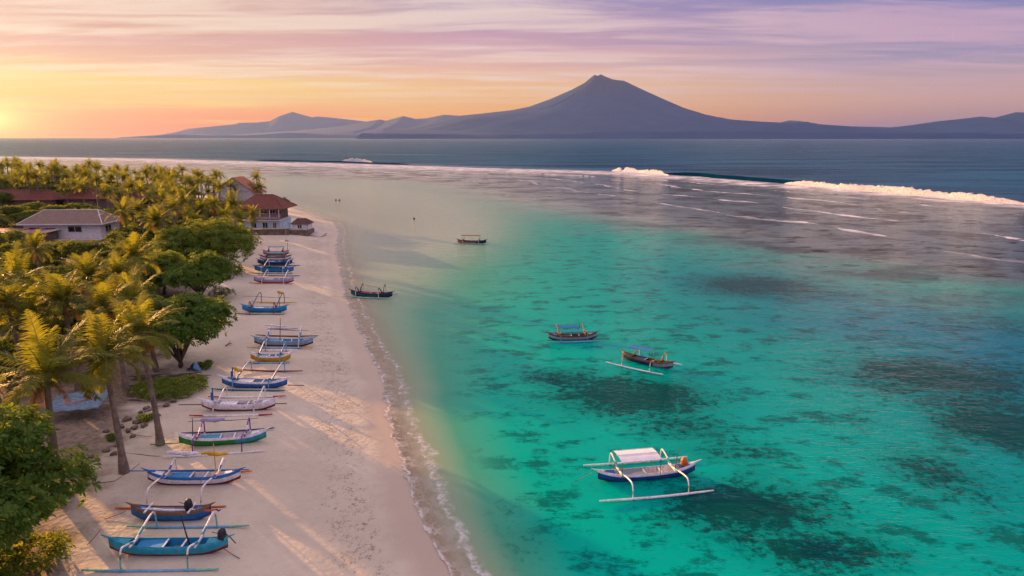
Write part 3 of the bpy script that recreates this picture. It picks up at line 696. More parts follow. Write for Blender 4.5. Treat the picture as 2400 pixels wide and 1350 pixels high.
KEEP = [(60, 490, 250, 556, 150), (0, 455, 200, 478, 185), (555, 405, 760, 550, 170), (380, 500, 590, 640, 95), (500, 560, 700, 700, 200)]
def blocks(x, y, z, zt, rad):
    a = y*cp-(zt-CAM_H)*sp; px = 1200+x/a*FPX; py = 675-(y*sp+(zt-CAM_H)*cp)/a*FPX; rp = rad/a*FPX
    return any(px+rp > k[0] and px-rp < k[2] and py-rp*.7 < k[3] and py+rp > k[1] and y < k[4] for k in KEEP)
def region(x, y, zt):
    a = y*cp-(zt-CAM_H)*sp; px = 1200+x/a*FPX; py = 675-(y*sp+(zt-CAM_H)*cp)/a*FPX
    col = 'at the left edge' if px < 90 else 'left of centre' if px < 230 else 'right of centre' if px < 400 else 'toward the beach'
    row = 'on the far skyline of the grove' if py < 405 else 'beyond the long red roofs' if py < 455 else 'level with the long red roofs' if py < 500 else 'level with the white house' if py < 570 else 'just below the white house' if py < 660 else 'among the front palms' if py < 800 else 'low among the nearest palms'
    return col, row
yy = 46.0
while yy < 400:
    step = 3.7+yy*.008; xx = -300.0
    while xx < -20:
        x = xx+rr.uniform(-.45, .45)*step; y = yy+rr.uniform(-.45, .45)*step; xx += step
        if not visible(x, y): continue
        d = float(shore_d(np.array([x]), np.array([y]))[0])
        if d < 24 and y < 200: continue
        if d < 12: continue
        pal = rr.random() < (.55 if y > 130 else .30)
        if in_lane(x, y, 2.6, 75 if pal else 24): continue
        if not ok(x, y, 3.0): continue
        if y < 74 and x > -36: continue
        z = gh(x, y)
        if blocks(x, y, z, z+(8.5 if pal else 2.5), 3.4 if pal else 2.6):
            if pal and not blocks(x, y, z, z+2.5, 2.6): pal = False
            else: continue
        if pal and npz < 290:
            if any((x-a)**2+(y-b)**2 < 9 for a, b in PALM_POS): continue
            put_palm(LOWP[rr.randrange(3)], Vector((x, y, z)), rr.random()*6.28, rr.uniform(.72, 1.08), 'crowded coconut palm %s, %s' % region(x, y, z+8)[::-1], 'palms massed in the grove' if y > 150 else 'palms half hidden in the front grove'); npz += 1
        elif nb < 295:
            put_bush(rr.randrange(2), Vector((x, y, z)), rr.random()*6.28, rr.uniform(.75, 1.25)*(1 if y > 110 else .8), 'green bush beneath the palms %s, %s' % region(x, y, z+2)[::-1], 'bushes beneath the palms'); nb += 1
    yy += step
print('grove palms', npz, 'bushes', nb)

# ------------------------------------------------------------------ outrigger boats
def pm(name, rgb, rough=.5, dirt=.55): return mat('paint_'+name, lin(*rgb)[:3], rough, .14, 2.2, dirt=dirt)
PC = dict(turq=(28, 150, 175), blue=(20, 105, 170), navy=(22, 50, 95), royal=(20, 75, 150), white=(225, 222, 225), red=(120, 25, 20), green=(25, 130, 45), yellow=(205, 160, 10), orange=(205, 100, 25),
          grey=(150, 158, 170), pink=(200, 100, 120), lav=(165, 158, 190), brown=(90, 58, 40), dark=(28, 32, 38), teal=(15, 95, 100), mint=(110, 185, 165), lblue=(105, 160, 195), cyan=(15, 130, 185), straw=(165, 120, 40), magenta=(170, 25, 70), purple=(120, 55, 150), wood=(120, 85, 55))
P = {k: pm(k, v) for k, v in PC.items()}
def hull_section(L, W, H, s):
    "half breadth, keel z, sheer z at s in -1..1"
    a = abs(s); hb = W/2*max(0, 1-a**2.4)**.75; kz = H*1.10*max(0, a-.55)**1.6*1.9; sh = H+.36*a**3
    return hb, kz, sh
def boat(name, a_px, b_px, label, z0=None, W=.94, H=.68, side='blue', side2=None, bottom='red', rim='white', inner='lblue', arm='white', armtip=None, lash='blue',
         near=2.6, far=2.2, fl='white', fl2=None, ffl=None, fl_len=.98, canopy=None, mast=None, sail=None, rudder=None, thwarts=2, floor='straw', cover=True, engine=False, arch=.45, pole=None, slant=0, group='outrigger boats drawn up on the beach', ny=None, fy=None):
    water = z0 is not None
    if water: A = G(*a_px, z0+H+.2); B = G(*b_px, z0+H+.2); zb = z0
    else:
        A = GT(*a_px, H+.2); B = GT(*b_px, H+.2); zb = None
    A2 = Vector((A.x, A.y, 0)); B2 = Vector((B.x, B.y, 0)); L = (B2-A2).length; C = (A2+B2)/2; rz = math.atan2((B2-A2).y, (B2-A2).x)
    if zb is None: zb = gh(C.x, C.y)-.03
    root = empty(name, (C.x, C.y, zb), rz); tag(root, label, 'boat', group)
    h2 = L/2
    cxp = (a_px[0]+b_px[0])/2
    if ny: near = C.y-(G(cxp, ny, .1) if water else GT(cxp, ny, .1)).y
    if fy: far = (G(cxp, fy, .1) if water else GT(cxp, fy, .1)).y-C.y
    # tilt with the beach slope
    if not water:
        za, zc_ = gh(A.x, A.y), gh(B.x, B.y); root.rotation_euler = (0, -math.atan2(zc_-za, L), rz)
    ns = 34; mb = MB(); ring = []; nsec = 6
    bodyL = .88
    for i in range(ns+1):
        s = -1+2*i/ns; hb, kz, sh = hull_section(L, W, H, s); x = s*h2*bodyL; hb = max(hb, .035)
        row = []
        for j in range(-nsec, nsec+1):
            u = j/nsec; a = abs(u)
            yv = hb*(math.sin(a*math.pi/2)**.75 if a > 0 else 0)*(1 if u > 0 else -1); zv = kz+(sh-kz)*(1-math.cos(a*math.pi/2))**.95
            row.append((x, yv, zv))
        ring.append(row)
    m2 = side2 or side; fs0 = []
    b = 0; vs = [p_ for r_ in ring for p_ in r_]; k = 2*nsec+1
    mb.v = [tuple(p_) for p_ in vs]
    for i in range(ns):
        for j in range(k-1):
            a = max(abs(j-nsec), abs(j+1-nsec)); mi = 0 if a <= 3 else (3 if a == nsec else (1 if i < ns*.62 else 2))
            mb.f.append((i*k+j, i*k+j+1, (i+1)*k+j+1, (i+1)*k+j)); mb.mi.append(mi)
    hl = mb.build('hull', [P[bottom], P[side], P[m2], P[rim if rim != side else side]], root)
    so_ = hl.modifiers.new('thick', 'SOLIDIFY'); so_.thickness = .035; so_.offset = 1; so_.material_offset = 0
    # inner skin
    mi_ = MB(); rows = []
    for i in range(3, ns-2):
        s = -1+2*i/ns; hb, kz, sh = hull_section(L, W, H, s); x = s*h2*bodyL; hb = max(hb-.045, .02)
        fz = max(kz+.10, .22); fz = min(fz, sh-.05)
        rows.append([(x, -hb, sh-.02), (x, -hb*.72, fz), (x, hb*.72, fz), (x, hb, sh-.02)])
    mi_.v = [p_ for r_ in rows for p_ in r_]
    for i in range(len(rows)-1):
        for j in range(3): mi_.f.append((i*4+j, (i+1)*4+j, (i+1)*4+j+1, i*4+j+1)); mi_.mi.append(1 if j == 1 else 0)
    mi_.build('lining', [P[inner], P[floor]], root)
    # gunwales
    for sg in (-1, 1):
        pts = []
        for i in range(0, ns+1, 2):
            s = -1+2*i/ns; hb, kz, sh = hull_section(L, W, H, s); pts.append((s*h2*bodyL, sg*max(hb, .03), sh+.012))
        MB().tube(pts, .028, 5).build('gunwale', P[rim], root)
    # pointed tips
    for sg, nm in ((-1, 'stern_tip'), (1, 'bow_tip')):
        hb, kz, sh = hull_section(L, W, H, 1); x0 = sg*h2*bodyL
        MB().tube([(x0-sg*.5, 0, sh-.14), (x0-sg*.1, 0, sh-.05), (x0+sg*h2*.05, 0, sh+.06), (sg*h2, 0, sh+.16)], [.07, .075, .05, .02], 6).build(nm, P[rim], root)
    # foredeck and afterdeck
    for s0, s1 in ((-.97, -.66), (.66, .97)):
        md = MB(); row = []
        for i in range(7):
            s = s0+(s1-s0)*i/6; hb, kz, sh = hull_section(L, W, H, s); row += [(s*h2*bodyL, -max(hb-.02, .01), sh-.01), (s*h2*bodyL, 0, sh+.03), (s*h2*bodyL, max(hb-.02, .01), sh-.01)]
        md.v = row
        for i in range(6):
            for j in range(2): md.f.append((i*3+j, (i+1)*3+j, (i+1)*3+j+1, i*3+j+1)); md.mi.append(0)
        md.build('deck', P[rim if side == 'lav' else side] if side != 'green' else P['white'], root)
    if cover:
        hb, kz, sh = hull_section(L, W, H, .4); MB().box((-h2*.24, 0, sh-.07), (h2*.42, W*.84, .03)).build('hatch_cover', P[cover if isinstance(cover, str) else inner], root)
    for i in range(thwarts):
        x = (-.05+.28*i)*h2; hb, kz, sh = hull_section(L, W, H, x/h2/bodyL); MB().box((x, 0, sh-.03), (.10, 2*hb-.02, .045)).build('thwart', P['white'], root)
    # outrigger arms and floats
    fz = .12 if not water else .05-z0*0
    arms_x = (-.50*h2, .46*h2)
    hb0 = W/2
    sideinfo = []
    if near: sideinfo.append((-1, near))
    if far: sideinfo.append((1, far))
    flz = .07 if not water else -z0+.10
    for ax in arms_x:
        hb, kz, sh = hull_section(L, W, H, ax/h2/bodyL)
        mbx = MB(); mbx.box((ax, 0, sh+.06), (.10, 2*hb+.5, .08)); mbx.build('cross_beam', P[arm], root)
        for sg, dd in sideinfo:
            sl_ = slant*sg
            pts = []; n = 14; z1 = sh+.08
            for i in range(n+1):
                u = i/n; yv = .25+(dd-.25)*(1-(1-u)**1.35) if True else 0
                if u < .62: zv = z1+arch*math.sin(u/.62*math.pi/2)
                else: zv = z1+arch-(z1+arch-flz)*((u-.62)/.38)**1.9
                yv = .10+(dd-.10)*min(1, math.sin(min(1, u*1.02)*math.pi/2)**.92)
                pts.append((ax+sl_*u, sg*yv, zv))
            mis = [1 if (armtip and i >= n-3) else 0 for i in range(n)]
            MB().tube(pts, [.060-.014*i/n for i in range(n+1)], 7, mi=mis).build('outrigger_arm', [P[arm], P[armtip or arm]], root)
            MB().tube([pts[1], pts[2], pts[3]], .078, 7).build('lashing', P[lash], root)
            MB().tube([Vector(pts[-1])-Vector((.07, 0, .0)), Vector(pts[-1])+Vector((.07, 0, .0))], .095, 7).build('lashing', P[lash], root)
    for sg, dd in sideinfo:
        n = 12; pts = []; Lf = L*fl_len; c1, c2 = (fl, fl2) if sg < 0 else (ffl or fl, fl2 if ffl is None else None)
        for i in range(n+1):
            u = -1+2*i/n; pts.append((u*Lf/2-.04*L*(sg < 0)+slant*sg, sg*dd, flz+.10*u*u+(.02 if water else 0)))
        MB().tube(pts, [.05+.035*(1-abs(-1+2*i/n)**3) for i in range(n+1)], 8, mi=[1 if (i in (0, n-1, n-2, 1)) else 0 for i in range(n)]).build('float', [P[c1], P[c2 or c1]], root)
    if canopy:
        col, zc, x0, x1, wc = canopy
        for x in (x0*h2, x1*h2):
            for sg in (-1, 1): MB().tube([(x, sg*wc*.48, H-.05), (x, sg*wc*.48, zc)], .022, 5).build('canopy_post', P['wood'], root)
        mc = MB(); nxx, nyy = 10, 8; vsx = []
        for top_ in (0, 1):
            for i in range(nxx+1):
                for j in range(nyy+1):
                    u = i/nxx; v_ = j/nyy; x = (x0+(x1-x0)*u)*h2*1.04; y = (v_-.5)*wc*1.06
                    z = zc+.10*(1-(2*v_-1)**2)-.012*math.sin(u*math.pi*3)**2-.02*top_; vsx.append((x, y, z))
        mc.v = vsx; o_ = (nxx+1)*(nyy+1)
        for i in range(nxx):
            for j in range(nyy):
                a = i*(nyy+1)+j; mc.f.append((a, a+nyy+1, a+nyy+2, a+1)); mc.mi.append(0); mc.f.append((o_+a, o_+a+1, o_+a+nyy+2, o_+a+nyy+1)); mc.mi.append(0)
        cn = mc.build('canopy', mat('canopy_cloth_'+col, lin(*PC[col])[:3], .7, .05, 1, dirt=.12), root)
        ms = MB()
        for v_ in (-.53, 0, .53): ms.tube([(x0*h2*1.07, v_*wc, zc+(.11 if v_ == 0 else .005)), (x1*h2*1.07, v_*wc, zc+(.11 if v_ == 0 else .005))], .022, 5)
        ms.build('canopy_frame', P['white' if col == 'white' else 'wood'], root)
    if mast:
        xm, hm, colm, lx = mast
        MB().tube([(xm*h2, 0, .2), (xm*h2+lx*.5, .02, hm*.5), (xm*h2+lx, .03, hm)], [.045, .04, .025], 6).build('mast', P[colm], root)
    if sail:   # list of (x0, x1, y, z, material, fat, z1)
        for (xa, xb, yv, zv, cs, fat, zt) in sail:
            pts = []; rs = []
            for i in range(11):
                u = i/10; pts.append(((xa+(xb-xa)*u)*h2, yv+.03*math.sin(u*9), zv+(zt-zv)*u+.03*math.sin(u*7))); rs.append(fat*(.55+.45*math.sin(u*math.pi))*(1+.18*math.sin(u*23)))
            MB().tube(pts, rs, 7).build('furled_sail' if fat > .05 else 'spar', P[cs], root)
    if rudder:
        xr, hr, cr = rudder
        mr = MB(); mr.box((xr*h2, .1, .5+hr/2), (.10, .05, hr)); mr.box((xr*h2-.06, .1, .5+hr*.5), (.22, .04, hr*.45)); mr.build('rudder', P[cr], root)
    if engine:
        xe, ce = engine
        hb, kz, sh = hull_section(L, W, H, xe); me_ = MB()
        me_.tube([(xe*h2, .05, sh-.1), (xe*h2, .05, sh+.15), (xe*h2, .05, sh+.42), (xe*h2+.03, .05, sh+.62), (xe*h2+.03, .05, sh+.68)], [.20, .26, .24, .16, .05], 9)
        e_ = me_.build('engine', P[ce], root)
        MB().tube([(xe*h2-.1, .05, sh+.3), (xe*h2-.55, .05, sh+.45)], .02, 5).build('tiller', P['dark'], e_)
        MB().tube([(xe*h2+.1, .3, sh+.2), (xe*h2+.35, .35, sh-.1), (xe*h2+.6, .4, sh-.5)], .03, 5).build('drive_shaft', P['dark'], e_)
    if pole:   # loose spars beside the hull: (x0, x1, y, z, mat)
        for (xa, xb, yv, zv, cs) in pole: MB().tube([(xa*h2, yv, zv), (xb*h2, yv, zv)], .04, 6).build('spar', P[cs], root)
    # clutter in the hold: rope coil and boards
    mk = MB(); rg = random.Random(len(label))
    for i in range(3):
        x = h2*(.02+.30*rg.random()); y = (rg.random()-.5)*W*.4; pts = [(x+.16*math.cos(q*.9), y+.11*math.sin(q*.9), .22+.012*q) for q in range(16)]
        mk.tube(pts, .022, 4)
    mk.build('rope_coil', P['straw'], root)
    return root
bg = 'outrigger boats drawn up on the beach'
boat('outrigger_boat', (236, 1264), (550, 1262), 'turquoise outrigger boat with mint and yellow floats, nearest on the beach', side='turq', rim='turq', inner='cyan', bottom='red', arm='white', armtip='mint', lash='turq', near=2.55, far=2.2, fl='lblue', ny=1336, fy=1233, fl2='mint', engine=(.80, 'dark'), thwarts=2, mast=(.33, 2.4, 'dark', -.45))
boat('outrigger_boat', (294, 1186), (505, 1186), 'plain blue canoe with a dark engine and a rolled white sail laid along it', side='blue', rim='wood', inner='grey', bottom='royal', near=0, far=0, W=.8, engine=(.38, 'dark'), cover=False, thwarts=0, sail=[(-.8, .55, -.1, .75, 'white', .09, .72), (.62, 1.0, -.12, .72, 'orange', .075, .72), (1.0, 1.12, -.12, .72, 'navy', .05, .72)], pole=[])
boat('outrigger_boat', (330, 1106), (576, 1103), 'white-sided outrigger boat with blue decks, a red keel and a long blue spar', side='white', rim='blue', inner='white', bottom='red', arm='white', lash='blue', near=3.0, far=1.0, ny=1190, fy=1106, fl='white', fl2='orange', cover='cyan', pole=[(-1.3, 1.0, .55, .72, 'blue')], mast=(.42, 2.9, 'yellow', -.05), sail=[(-.55, .05, .55, 2.05, 'white', .16, 1.95), (.1, .62, .55, 1.95, 'yellow', .14, 1.90)])
boat('outrigger_boat', (404, 1022), (636, 1009), 'green outrigger boat turning turquoise toward the bow, with a long navy far float', side='green', side2='turq', rim='white', inner='white', bottom='green', arm='purple', lash='white', near=2.75, far=1.1, ny=1064, fy=1009, fl='white', ffl='navy', cover='turq', mast=(-.62, 2.2, 'brown', .1), sail=[(-.5, .0, .9, 1.65, 'lav', .17, 1.65), (-.75, .7, .9, 1.60, 'brown', .03, 1.55)], pole=[(-1.45, -.8, .0, .3, 'green')])
boat('outrigger_boat', (460, 940), (655, 938), 'white outrigger boat with a pinkish stern, upright blue rudder and crimson float end', side='white', rim='white', inner='white', bottom='red', arm='white', lash='white', near=2.5, far=1.5, fl='white', fl2='magenta', ny=973, fy=929, rudder=(-.62, 1.5, 'blue'), pole=[(-1.45, 1.15, .25, .45, 'brown')], cover='white')
boat('outrigger_boat', (509, 886), (682, 890), 'blue outrigger boat with a white rim, orange arched arm and dark red spar', side='blue', rim='white', inner='lblue', bottom='royal', arm='lblue', lash='blue', near=2.0, far=2.2, fl='teal', ny=914, fy=868, ffl='red', rudder=(-.6, 1.4, 'blue'), cover='white', mast=(-.55, 2.0, 'yellow', .1), sail=[(-.6, -.35, .2, 1.8, 'yellow', .16, 1.5), (-.5, .4, 1.6, .3, 'dark', .05, .2)], pole=[(.9, 1.35, .0, .3, 'red')])
boat('outrigger_boat', (580, 829), (686, 829), 'small yellow-bottomed outrigger boat with a white rim', side='yellow', rim='white', inner='lblue', bottom='yellow', arm='lblue', lash='blue', near=1.5, far=.9, ny=850, fy=820, fl='lblue', ffl='white', W=.8)
boat('outrigger_boat', (585, 794), (742, 796), 'grey-white outrigger boat under bare mast frame with one high arched arm', side='grey', rim='lblue', inner='lblue', bottom='dark', arm='white', lash='blue', near=2.4, far=2.0, fl='lblue', fl2='yellow', ny=815, fy=786, ffl='brown', arch=.75, mast=(-.12, 3.3, 'brown', 0), sail=[(-.6, .05, .2, 2.35, 'white', .12, 2.25), (-.5, .4, .2, 1.9, 'lav', .10, 2.0), (-.45, .75, .2, 1.8, 'brown', .03, 1.8)], canopy=None)
boat('outrigger_boat', (560, 717), (678, 719), 'sky-blue outrigger boat with an orange stripe and a mast topped in yellow', side='cyan', side2='cyan', rim='cyan', inner='white', bottom='blue', arm='brown', lash='blue', near=1.7, far=2.0, fl='wood', ny=736, fy=708, ffl='yellow', arch=.9, mast=(.60, 3.0, 'brown', -.05), sail=[(-1.0, .95, 1.7, 1.75, 'wood', .03, 1.7), (.48, .72, .5, 2.75, 'yellow', .20, 2.6)])
boat('outrigger_boat', (588, 651), (694, 653), 'lavender-white outrigger boat with orange-brown near float', side='lav', rim='lav', inner='grey', bottom='red', arm='white', lash='white', near=1.8, far=1.5, fl='orange', ny=664, fy=645, ffl='brown', cover='white')
boat('outrigger_boat', (590, 626), (694, 628), 'bright blue outrigger boat fully covered by a blue sheet, among the far boats', side='cyan', rim='blue', inner='cyan', bottom='blue', arm='white', lash='white', near=1.8, far=1.6, fl='teal', ny=641, fy=621, ffl='navy', cover='cyan', sail=[(-.6, .62, 0, .85, 'teal', .22, .82)])
boat('outrigger_boat', (598, 610), (690, 611), 'slim blue-grey outrigger boat just behind the sheet-covered blue boat', side='navy', rim='blue', inner='lblue', bottom='navy', arm='dark', lash='blue', near=1.6, far=1.4, fl='brown', ffl='blue', cover='white')
boat('outrigger_boat', (604, 600), (686, 600), 'brown and white outrigger boat carrying a patterned white cover', side='white', rim='brown', inner='white', bottom='brown', arm='brown', lash='orange', near=1.6, far=1.6, fl='orange', ffl='brown', canopy=('lblue', 1.5, -.5, .5, .9))
boat('outrigger_boat', (612, 588), (680, 588), 'farthest outrigger boat on the beach, under a grey canopy', side='grey', rim='pink', inner='white', bottom='brown', arm='dark', lash='brown', near=1.6, far=1.4, fl='brown', ffl='grey', canopy=('grey', 1.7, -.5, .55, 1.0), mast=(.75, 3.0, 'dark', .3))
wg = 'outrigger boats moored in the lagoon'
boat('outrigger_boat', (1386, 1108), (1644, 1086), 'navy blue outrigger boat with a flat white canopy, nearest in the turquoise water', z0=-.12, W=1.02, side='royal', rim='white', inner='white', bottom='navy', arm='white', lash='cyan', near=3.0, far=2.3, ny=1165, fy=1083, fl='white', fl2='white', floor='yellow', canopy=('white', 1.95, -.52, .16, 1.75), mast=(.50, 2.2, 'wood', .25), engine=(.68, 'orange'), group=wg, cover='grey')
boat('outrigger_boat', (1278, 783), (1406, 780), 'brown-lined outrigger boat with a thin pale blue float and blue awning', z0=-.12, W=.9, side='grey', rim='brown', inner='brown', bottom='dark', arm='wood', armtip='lblue', lash='wood', near=1.8, far=1.6, fl='lblue', ny=802, fy=779, floor='brown', canopy=('cyan', 1.75, -.5, .2, 1.1), group=wg, cover='brown', arch=.6, fl_len=.95)
boat('outrigger_boat', (1452, 824), (1586, 852), 'outrigger boat at an angle with cream float, orange stern and blue awning', z0=-.12, W=.95, side='navy', side2='grey', rim='wood', inner='brown', bottom='brown', arm='straw', armtip='white', lash='straw', near=2.6, far=1.5, fl='white', floor='brown', canopy=('cyan', 1.8, -.55, .15, 1.1), group=wg, cover='royal', arch=.6, mast=(.55, 1.9, 'wood', 0))
boat('outrigger_boat', (816, 681), (926, 686), 'dark green outrigger boat moored closest to the shoreline, with two high round arms', z0=-.12, W=.9, side='teal', side2='navy', rim='dark', inner='pink', bottom='dark', arm='dark', armtip='white', lash='dark', near=1.6, far=1.5, fl='mint', floor='brown', group=wg, cover=False, arch=1.0, sail=[(-.5, .5, .6, 1.75, 'wood', .03, 1.45)])
boat('outrigger_boat', (1068, 562), (1144, 563), 'farthest moored outrigger boat, dark hull with an orange stern and thin awning', z0=-.12, W=.95, side='orange', side2='dark', rim='navy', inner='navy', bottom='dark', arm='dark', armtip='white', lash='orange', near=1.6, far=1.3, fl='mint', floor='brown', group=wg, cover=False, canopy=('straw', 1.9, -.6, .5, .9))

# ------------------------------------------------------------------ buildings
M_TILE = {}
def tile(name, c1, c2):
    m_ = bpy.data.materials.new(name); m_.use_nodes = True; t = NT(m_.node_tree); p = t.obj()
    n = t.noise(p, 1.2, 5, .7); wv = t.node('ShaderNodeTexBrick'); t.put(wv.inputs[0], t.mapv(p, (1, 1, 1)))
    wv.inputs['Scale'].default_value = 2.2; t.put(wv.inputs['Color1'], (*c1, 1)); t.put(wv.inputs['Color2'], (*c2, 1)); t.put(wv.inputs['Mortar'], tuple(v*.45 for v in c1)+(1,)); wv.inputs['Mortar Size'].default_value = .03
    c = t.mix(t.m('MULTIPLY', t.smooth(n, .42, .7), .6), wv.outputs[0], tuple(v*.45 for v in c2)+(1,))
    t.out(t.bsdf(c, .8, .3, t.bump(wv.outputs[1], .6, -.05))); return m_
TGREY = tile('grey_roof_tiles', (.27, .18, .14), (.33, .23, .18)); TRED = tile('red_roof_tiles', (.26, .085, .055), (.20, .065, .05)); TPINK = tile('pink_roof_tiles', (.40, .22, .22), (.32, .16, .17)); TBROWN = tile('brown_roof_tiles', (.15, .07, .06), (.11, .055, .05))
WHITE = mat('white_render', (.72, .69, .68), .8, .08, 1.5, dirt=.25); BLUEW = mat('blue_render', (.42, .55, .66), .8, .1, 1, dirt=.25); GLASS = mat('dark_window_glass', (.02, .022, .03), .12, .1, spec=.8)
STONE = mat('weathered_stone', (.17, .125, .09), .9, .35, 1.5, bump=.05, dirt=.5); CONC = mat('pale_concrete', (.50, .43, .38), .85, .15, 1, dirt=.2); OCHRE = mat('ochre_trim', (.34, .12, .06), .7, .3)
def hip(mb, c, lx, ly, z0, rise, ridge, ov=.5, th=.12, mi=0):
    x, y = lx/2+ov, ly/2+ov
    vs = []
    for dz in (0, -th):
        vs += [(c[0]-x, c[1]-y, z0+dz), (c[0]+x, c[1]-y, z0+dz), (c[0]+x, c[1]+y, z0+dz), (c[0]-x, c[1]+y, z0+dz), (c[0]-ridge/2, c[1], z0+rise+dz), (c[0]+ridge/2, c[1], z0+rise+dz)]
    fs = [(0, 1, 5, 4), (2, 3, 4, 5), (1, 2, 5), (3, 0, 4)]
    fs += [tuple(i+6 for i in f[::-1]) for f in fs] + [(0, 6, 7, 1), (1, 7, 8, 2), (2, 8, 9, 3), (3, 9, 6, 0)]
    mb.add(vs, fs, mi); return mb
def window(root, c, w, h, rot=0, fm=None):
    "on a wall facing -y (rot 0) or +x (rot 1)"
    f = MB(); d = .08
    if rot == 0:
        f.box((c[0], c[1]-.03, c[2]+h/2+.04), (w+.16, d, .08)); f.box((c[0], c[1]-.05, c[2]-h/2-.04), (w+.22, d+.06, .08))
        for s in (-1, 0, 1): f.box((c[0]+s*(w/2+.03*abs(s)), c[1]-.028, c[2]), (.07, d-.004, h))
        pn = MB().box((c[0], c[1]-.01, c[2]), (w, .04, h))
    else:
        f.box((c[0]+.03, c[1], c[2]+h/2+.04), (d, w+.16, .08)); f.box((c[0]+.05, c[1], c[2]-h/2-.04), (d+.06, w+.22, .08))
        for s in (-1, 0, 1): f.box((c[0]+.028, c[1]+s*(w/2+.03*abs(s)), c[2]), (d-.004, .07, h))
        pn = MB().box((c[0]+.01, c[1], c[2]), (.04, w, h))
    fo = f.build('window', fm or WHITE, root, False); pn.build('pane', GLASS, fo, False)
def house_at(name, px, py, label, rz=0, cat='house'):
    p = GT(px, py); root = empty(name, (p.x, p.y, p.z), rz); tag(root, label, cat); return root
# white house with grey roof
h = house_at('white_house', 150, 562, 'white single-storey house with a grey tiled hip roof among the palms', R(3))
MB().box((0, 4, 1.7), (16, 8, 3.4)).build('wall', WHITE, h, False)
hip(MB(), (0, 4), 16, 8, 3.5, 2.5, 11.5, .9).build('roof', TGREY, h, False)
mb = MB()
for s in (-1, 1):
    for q in (-1, 1): mb.tube([(s*8.9, 4+q*4.9, 3.53), (s*5.75, 4, 6.03)], .10, 5)
mb.tube([(-5.75, 4, 6.04), (5.75, 4, 6.04)], .11, 5)
for q in (-1, 1): mb.box((0, 4+q*4.93, 3.42), (17.9, .10, .24))
for s in (-1, 1): mb.box((s*8.93, 4, 3.42), (.10, 9.75, .24))
mb.build('roof_trim', WHITE, h, False)
for x, w_, hh in ((-5.8, 2.2, .7), (-2.6, 2.2, .5), (2.6, 2.8, 1.2)): window(h, (x, 0, 2.3), w_, hh)
window(h, (8, 3, 2.1), 2.4, 1.4, 1)
MB().box((0, -1.2, .15), (17.5, 2.3, .3)).build('terrace', CONC, h, False)
# neighbouring low roofs at left edge
h = house_at('low_outbuilding', 10, 572, 'low outbuilding with a flat pinkish roof at the left edge beside the white house')
MB().box((0, 3, 1.1), (15, 6, 2.2)).build('wall', STONE, h, False)
MB().box((0, 3, 2.3), (16, 7, .2)).build('roof', TPINK, h, False)
MB().box((8.1, 3, 2.35), (.14, 7.2, .32)).build('roof_edge', WHITE, h, False)
# long red roofs
for i, (px, py, ln, lab) in enumerate([(40, 492, 21, 'long low building with a faded red roof, left of the other behind the white house'), (235, 489, 23, 'long low building with a darker red roof, right of the other behind the white house')]):
    h = house_at('long_red_roofed_building', px, py, lab, R(2))
    MB().box((0, 4, 1.5), (ln, 7, 3)).build('wall', STONE, h, False)
    hip(MB(), (0, 4), ln, 7, 3.0, 2.7, ln-4, .8).build('roof', TRED, h, False)
    MB().tube([(-(ln-4)/2, 4, 5.73), ((ln-4)/2, 4, 5.73)], .14, 6).build('ridge_cap', TPINK, h)
# beach house
h = house_at('beach_house', 622, 543, 'two-storey pale blue beach house under a dark red hip roof beside the palms', R(-2)); h.scale = (.86, .86, .86)
MB().box((-1, 5, 1.6), (10.5, 9, 3.2)).build('ground_floor_wall', BLUEW, h, False)
MB().box((-1, 4.6, 3.27), (11.4, 10.2, .16)).build('balcony_slab', WHITE, h, False)
MB().box((-2, 5.5, 4.9), (11, 8, 3.1)).build('upper_wall', mat('shaded_timber', (.13, .10, .085), .8), h, False)  # dark of the open storey put into the wall colour
mb = MB()
for x in (-4, -1.2, 1.6, 4.3): mb.tube([(x, .0, 3.3), (x, .0, 6.3)], .10, 6)
mb.build('veranda_posts', WHITE, h)
mb = MB(); mb.add([(-4.5, -.3, 3.9), (4.9, -.3, 3.9), (4.1, 2.5, 5.5), (-4.2, 2.5, 5.5), (-4.5, -.3, 3.75), (4.9, -.3, 3.75), (4.1, 2.5, 5.35), (-4.2, 2.5, 5.35)], [(0, 1, 2, 3), (7, 6, 5, 4), (0, 4, 5, 1), (1, 5, 6, 2), (2, 6, 7, 3), (3, 7, 4, 0)])
mb.build('porch_roof', TPINK, h, False)
hip(MB(), (-2, 6.2), 13.4, 10, 6.5, 3.6, 5.5, .9).build('roof', TRED, h, False)
mb = MB()
for q in (1, -1): mb.tube([(-2+2.75, 6.2, 10.14), (-2+7.6, 6.2+q*5.9, 6.54)], .10, 5)
mb.tube([(-2-2.75, 6.2, 10.14), (-2+2.75, 6.2, 10.14)], .12, 5); mb.build('ridge_cap', TRED, h)
for x, w_ in ((-3.4, 1.5), (-.1, 1.5), (2.7, 1.0)): window(h, (x, .5, 1.8), w_, 1.5)
for x, w_ in ((-.6, 1.8), (1.9, 1.5)): window(h, (x, 1.5, 5.6), w_, 1.1)
mb = MB()
for i in range(17): mb.box((-5.2+.6*i, -.42, 3.62), (.05, .05, .6))
mb.box((-.4, -.42, 3.95), (9.8, .07, .07)); mb.build('railing', WHITE, h, False)
